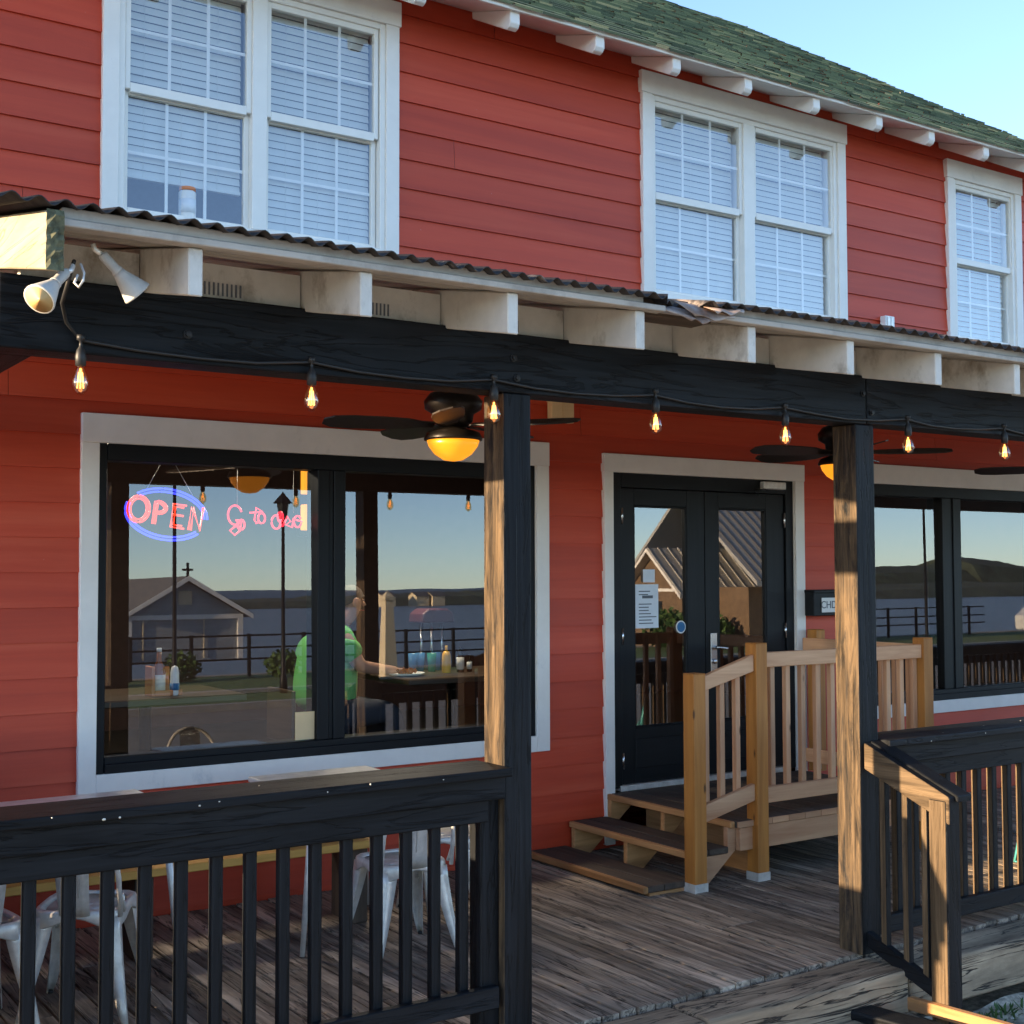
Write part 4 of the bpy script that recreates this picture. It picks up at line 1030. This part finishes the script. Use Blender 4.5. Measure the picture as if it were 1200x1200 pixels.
# the man
MAN = thing('person', 'man in lime green t-shirt seated at a table behind the window, facing right', 'person', (3.85, 1.0, .4))
def skin(name, joints, bones, mat, parent, sub=2, root=0):
    off = WL[parent.name]; me = bpy.data.meshes.new(name)
    me.from_pydata([tuple(Vector(j[:3])-off) for j in joints], bones, []); o = bpy.data.objects.new(name, me); COL.objects.link(o); o.parent = parent; WL[o.name] = off
    me.materials.append(M[mat]); sm = o.modifiers.new('skin', 'SKIN'); sm.use_smooth_shade = True
    for i, j in enumerate(joints):
        d = me.skin_vertices[0].data[i]; r = j[3]; d.radius = r if hasattr(r, '__len__') else (r, r); d.use_root = (i == root)
    s2 = o.modifiers.new('sub', 'SUBSURF'); s2.levels = sub; s2.render_levels = sub; return o
mx, my = 3.86, 1.0
J = [(mx-.06, my, .93, .17), (mx-.06, my, 1.10, .16), (mx-.02, my, 1.28, .155), (mx+.05, my, 1.42, .10), (mx+.10, my, 1.50, .058), (mx+.15, my, 1.56, .062), (mx+.165, my, 1.62, (.088, .078)), (mx+.165, my, 1.69, (.08, .07)), (mx+.15, my, 1.735, .045),
     (mx+.02, my-.18, 1.42, .06), (mx+.10, my-.25, 1.22, .050), (mx+.32, my-.16, 1.185, .038), (mx+.42, my-.12, 1.175, .032),
     (mx+.02, my+.18, 1.42, .06), (mx+.10, my+.25, 1.22, .050), (mx+.32, my+.16, 1.185, .038), (mx+.42, my+.12, 1.175, .032),
     (mx+.05, my-.10, .90, .10), (mx+.42, my-.12, .90, .08), (mx+.44, my-.12, .62, .055), (mx+.44, my-.12, .46, .045), (mx+.56, my-.12, .43, .03),
     (mx+.05, my+.10, .90, .10), (mx+.42, my+.12, .90, .08), (mx+.44, my+.12, .62, .055), (mx+.44, my+.12, .46, .045), (mx+.56, my+.12, .43, .03)]
Bn = [(0,1),(1,2),(2,3),(3,4),(4,5),(5,6),(6,7),(7,8),(3,9),(9,10),(10,11),(11,12),(3,13),(13,14),(14,15),(15,16),(0,17),(17,18),(18,19),(19,20),(20,21),(0,22),(22,23),(23,24),(24,25),(25,26)]
def fingers(J, Bn, wi, s):
    w = Vector(J[wi][:3]); n0 = len(J)
    J.append((w.x+.055, w.y, w.z-.004, (.030, .014))); Bn.append((wi, n0))
    for k, (dy, ln) in enumerate(((-.024, .055), (-.008, .065), (.008, .06), (.024, .048))):
        a = len(J); J.append((w.x+.085, w.y+dy, w.z-.004, .009)); J.append((w.x+.085+ln*.6, w.y+dy*1.1, w.z-.012, .008)); J.append((w.x+.085+ln*.8, w.y+dy*1.1, w.z-.032, .007))
        Bn += [(n0, a), (a, a+1), (a+1, a+2)]
    a = len(J); J.append((w.x+.035, w.y+s*.035, w.z-.004, .010)); J.append((w.x+.07, w.y+s*.052, w.z-.018, .008)); Bn += [(wi, a), (a, a+1)]
fingers(J, Bn, 12, 1); fingers(J, Bn, 16, -1)
body = skin('body', J, Bn, 'skin', MAN)
b = MB(); hc = Vector((mx+.165, my, 1.64))
b.add([hc+Vector(p) for p in ((.085, -.014, -.02), (.085, .014, -.02), (.115, 0, -.024), (.082, 0, .025), (.088, 0, -.035))], [(0, 2, 3), (2, 1, 3), (0, 4, 2), (4, 1, 2)], smooth=True); b.build('nose', 'skin', MAN)
for s in (-1, 1):
    b = MB(); b.lathe([(0, -.012), (.022, -.008), (.028, .0), (.018, .008), (0, .006)], hc+Vector((-.005, s*.083, -.005)), 12, Matrix.Rotation(R(90*s), 4, 'X') @ Matrix.Scale(1.3, 4, (0, 1, 0))); b.build('ear', 'skin', MAN)
    b = MB(); b.lathe([(0, -.008), (.008, 0), (0, .008)], hc+Vector((.078, s*.03, .01)), 8); b.build('eye', 'ink', MAN)
b = MB(); b.box(hc+Vector((.070, -.022, -.062)), hc+Vector((.086, .022, -.056))); b.build('mouth', 'redplastic', MAN)
b = MB(); vs = []; fs = []; n = 16
for j in range(7):
    ph = j/6*R(82)
    for k in range(n):
        a = 2*math.pi*k/n; p = Vector((math.cos(a)*.094*math.cos(ph), math.sin(a)*.086*math.cos(ph), .105*math.sin(ph)))
        if j == 0: p.z -= .05*max(0, -math.cos(a))+(-.035*max(0, math.cos(a)))
        vs.append(hc+Vector((-.006, 0, .012))+p)
for j in range(6):
    for k in range(n): fs.append((j*n+k, j*n+(k+1) % n, (j+1)*n+(k+1) % n, (j+1)*n+k))
b.add(vs, fs, smooth=True); b.build('hair', 'hair', MAN)
T = [(mx-.03, my, .88, (.25, .22)), (mx-.03, my, 1.06, (.265, .24)), (mx-.02, my, 1.24, (.25, .22)), (mx+.02, my, 1.385, (.19, .15)), (mx+.08, my, 1.475, .085),
     (mx+.02, my-.21, 1.38, .11), (mx+.08, my-.27, 1.25, .085), (mx+.02, my+.21, 1.38, .11), (mx+.08, my+.27, 1.25, .085)]
shirt = skin('t_shirt', T, [(0,1),(1,2),(2,3),(3,4),(3,5),(5,6),(3,7),(7,8)], 'shirt', MAN)
sm_ = shirt.modifiers.new('smooth', 'SMOOTH'); sm_.iterations = 10; sm_.factor = .5
Tr = [(mx-.05, my, .88, .19), (mx+.05, my-.10, .90, .115), (mx+.42, my-.12, .90, .092), (mx+.44, my-.12, .55, .07), (mx+.05, my+.10, .90, .115), (mx+.42, my+.12, .90, .092), (mx+.44, my+.12, .55, .07)]
skin('trousers', Tr, [(0,1),(1,2),(2,3),(0,4),(4,5),(5,6)], 'jeans', MAN)
t = thing('dining_chair', 'dark dining chair under the man in green', 'chair', (3.75, 1.0, .4))
b = MB(); b.box((3.52, .78, .70), (3.98, 1.22, .74)); b.build('seat', 'tablein', t, .006)
b = MB(); b.box((3.50, .80, .74), (3.53, 1.20, 1.08)); b.build('backrest', 'tablein', t, .006)
for x in (3.54, 3.94):
    for y in (.8, 1.18):
        b = MB(); b.box((x-.018, y-.018, .4), (x+.018, y+.018, .70)); b.build('leg', 'tablein', t)

# ------------------------------------------------------------------ across the street (seen mirrored in the glass)
def house(name, label, x0, x1, y0, y1, zb, ze, za, wmat, rmat, ridge_axis, lm='trim'):
    t = thing(name, label, 'house', ((x0+x1)/2, (y0+y1)/2, zb))
    b = MB(); ov = .35
    if ridge_axis == 'y':
        xm = (x0+x1)/2; b.prism([(x0, zb), (x1, zb), (x1, ze), (xm, za), (x0, ze)], y0, y1); b.build('wall', wmat, t)
        s = (za-ze)/(xm-x0); b = MB()
        for q in (-1, 1):
            xe = xm+q*(xm-x0+ov); zq = ze-s*ov
            b.prism([(xe, zq+.03), (xm, za+.03), (xm, za+.16), (xe, zq+.14)], y0-ov, y1+ov)
        rf = b.build('roof', rmat, t)
        b = MB()
        for q in (-1, 1):
            xe = xm+q*(xm-x0+ov); zq = ze-s*ov
            for yy in (y0-ov-.03, y1+ov): b.prism([(xe, zq-.02), (xm, za-.02), (xm, za+.17), (xe, zq+.15)], yy, yy+.03)
        b.build('rake_board', lm, rf)
    else:
        ym = (y0+y1)/2; b.prism([(y0, zb), (y1, zb), (y1, ze), (ym, za), (y0, ze)], x0, x1, 'yz'); b.build('wall', wmat, t)
        s = (za-ze)/(ym-y0); b = MB()
        for q in (-1, 1):
            ye = ym+q*(ym-y0+ov); zq = ze-s*ov; b.prism([(ye, zq+.03), (ym, za+.03), (ym, za+.16), (ye, zq+.14)], x0-ov, x1+ov, 'yz')
        rf = b.build('roof', rmat, t)
        if rmat == 'metalroof':
            b = MB(); x = x0-ov
            while x < x1+ov: 
                ye = y1+ov; b.prism([(ye, ze-s*ov+.14), (ym, za+.16), (ym, za+.20), (ye, ze-s*ov+.18)], x, x+.04, 'yz'); x += .45
            b.build('standing_seam', rmat, rf)
    return t
gh = house('grey_boathouse', 'grey gabled boathouse with a cross finial by the water', 14.75, 19.1, -48, -40, -.6, 1.15, 2.40, 'greyhouse', 'greyroof', 'y')
b = MB(); b.box((16.65, -39.98, 1.5), (17.15, -39.94, 2.0)); b.box((15.3, -39.98, -.5), (15.35, -39.95, 1.0)); b.box((17.6, -39.98, -.5), (17.65, -39.95, 1.0)); b.build('gable_window', 'palewall', gh)
b = MB(); b.box((14.7, -39.99, .95), (19.15, -39.9, 1.12)); b.box((14.7, -39.99, -.6), (14.9, -39.92, .95)); b.box((18.95, -39.99, -.6), (19.15, -39.92, .95)); b.build('eave_band', 'trim', gh)
b = MB(); b.box((16.88, -39.8, 2.5), (16.96, -39.72, 3.05)); b.box((16.72, -39.8, 2.75), (17.12, -39.72, 2.83)); b.build('finial', 'frameblack', gh)
b = MB(); b.box((13.6, -46, -.6), (14.74, -40.2, .95)); b.build('side_wall', 'palewall', gh)
bh = house('brown_house', 'brown shingled cottage with pale standing seam metal roof across the street', 28.98, 33.5, -28.7, -26.0, -.46, 1.5, 2.75, 'brownhouse', 'metalroof', 'x')
b = MB(); b.prism([(-30.6, 1.7), (-27.2, 4.9), (-23.5, 1.75), (-23.5, 1.6), (-27.2, 4.75), (-30.6, 1.55)], 30.0, 35, 'yz'); rf2 = b.build('porch_roof', 'metalroof', bh)
b = MB(); x = 30.2
while x < 35: b.prism([(-23.5, 1.755), (-27.2, 4.905), (-27.2, 4.95), (-23.5, 1.80)], x, x+.05, 'yz'); x += .4
b.build('standing_seam', 'greyroof', rf2)
b = MB(); b.box((30.3, -27.2, -.46), (34.8, -24.2, 1.55)); b.build('wing_wall', 'brownhouse', bh)
b = MB(); b.box((28.95, -28.0, .2), (28.985, -27.0, 1.1)); b.box((31.2, -24.21, .2), (32.0, -24.17, 1.2)); b.box((33, -24.21, .2), (34, -24.17, 1.2)); b.build('window', 'darkpane', bh)
b = MB(); b.box((28.93, -28.75, 1.42), (28.975, -25.9, 1.52)); b.box((31.1, -24.22, 1.2), (34.1, -24.16, 1.28)); b.box((31.1, -24.22, .12), (34.1, -24.16, .2)); b.build('window_trim', 'trim', bh)
b = MB(); b.prism([(-29.05, 1.18), (-27.35, 2.76), (-25.65, 1.18), (-25.65, 1.30), (-27.35, 2.90), (-29.05, 1.30)], 28.58, 28.62, 'yz'); b.build('rake_board', 'trim', bh)
def street_lamp(x, y, h, label, lantern=True):
    t = thing('street_lamp', label, 'street lamp', (x, y, -.46), 'lamp posts along the water')
    b = MB(); b.tube([(x, y, -.46), (x, y, -.1), (x, y, 0), (x, y, h)], [.09, .085, .05, .035], 10); b.build('pole', 'frameblack', t)
    if lantern:
        b = MB(); b.lathe([(.05, 0), (.10, .02), (.15, .34), (.16, .36)], (x, y, h), 6, smooth=False); b.build('lantern', 'darkpane', t)
        b = MB(); b.lathe([(.24, .36), (.20, .40), (.05, .56), (.0, .62)], (x, y, h), 6, smooth=False); b.build('lantern_cap', 'frameblack', t)
    return t
street_lamp(11.97, -20, 3.45, 'black lantern lamp post mirrored near the middle of the left window')
street_lamp(9.55, -20.2, 4.4, 'plain dark pole mirrored through the neon sign in the left window', False)
street_lamp(33.9, -20.0, 4.4, 'tall dark utility pole mirrored in the right window', False)
street_lamp(18.75, -20.0, 3.3, 'white painted pole mirrored in the right door glass', False)
pl_ = thing('stone_pillar', 'pale tapering stone pillar by the bay mirrored in the left window', 'pillar', (14.6, -20, -.4))
b = MB(); b.lathe([(.34, 0), (.33, .15), (.24, .2), (.14, 2.0), (.17, 2.02), (.17, 2.1), (0, 2.25)], (14.6, -20, -.42), 4, Matrix.Rotation(R(45), 4, 'Z'), smooth=False); b.build('shaft', 'palewall', pl_)
fn = thing('water_fence', 'black open rail fence along the grass by the bay', 'fence', (12, -26, -.4))
for k in range(26):
    b = MB(); x = 4+k*1.6; b.box((x, -26.05, -.45), (x+.08, -25.97, .75)); b.build('fence_post', 'frameblack', fn)
b = MB()
for z in (.05, .35, .68): b.box((3.5, -26.03, z), (45, -25.99, z+.05))
b.build('fence_rail', 'frameblack', fn)
def shrub(x, y, s, label):
    t = thing('shrub', label, 'shrub', (x, y, -.45), 'shrubs beyond the street'); b = MB()
    for k in range(int(420)):
        d = Vector((random.gauss(0, 1), random.gauss(0, 1), random.gauss(0, 1))); d.normalize(); d *= random.random()**.4
        c = Vector((x, y, -.45+s*.55))+Vector((d.x*s*.6, d.y*s*.6, d.z*s*.5)); a = Vector((random.gauss(0, 1), random.gauss(0, 1), random.gauss(0, 1))).normalized()*s*.09; e = a.cross(Vector((random.gauss(0, 1), random.gauss(0, 1), random.gauss(0, 1)))).normalized()*s*.06
        b.add([c-a, c-e, c+a, c+e], [(0, 1, 2, 3)])
    b.build('foliage', 'leaf', t); b = MB(); b.tube([(x, y, -.46), (x, y, -.45+s*.5)], s*.05, 6); b.build('stem', 'bark', t)
for i, (x, y, s) in enumerate(((9.0, -24.5, .8), (11.5, -25.2, .8), (14.0, -24.6, .8), (27.5, -25, 1.3), (29.5, -25, 1.1))):
    shrub(x, y, s, ['low round shrub left of the boathouse', 'taller round shrub in front of the boathouse', 'small shrub by the rail fence', 'bushy shrub beside the brown house', 'dense shrub near the brown house corner'][i])
def car(x, y, mat, label):
    t = thing('parked_car', label, 'car', (x, y, -.45), 'cars parked across the street'); b = MB()
    b.prism([(x-2.1, -.15), (x+2.1, -.15), (x+2.15, .3), (x+1.4, .45), (x+.7, .95), (x-1.2, .97), (x-1.9, .5), (x-2.15, .4)], y-.85, y+.85); b.build('body', mat, t, .08, 3)
    b = MB(); b.prism([(x+.62, .55), (x+.55, .88), (x-1.1, .9), (x-1.5, .55)], y+.84, y+.865); b.build('window', 'darkpane', t)
    for xx in (x-1.3, x+1.3):
        b = MB(); b.lathe([(0, -.1), (.32, -.1), (.33, 0), (.32, .1), (0, .1)], (xx, y+.78, -.12), 18, Matrix.Rotation(R(90), 4, 'X')); b.build('wheel', 'tyre', t)
car(46., -23, 'carpaint', 'white car parked across the street mirrored in the right window')
car(53., -23, 'carred', 'red car parked across the street mirrored in the right window')
for i, (x, y) in enumerate(((214, -392), (228, -393), (234, -392))):
    house('shore_house', ['pale house on the far shore left of two others', 'pale house in the middle of the far shore group', 'pale house on the far shore right of two others'][i], x, x+5, y-6, y, -2, 1.6, 3.0, 'palewall', 'greyroof', 'x')
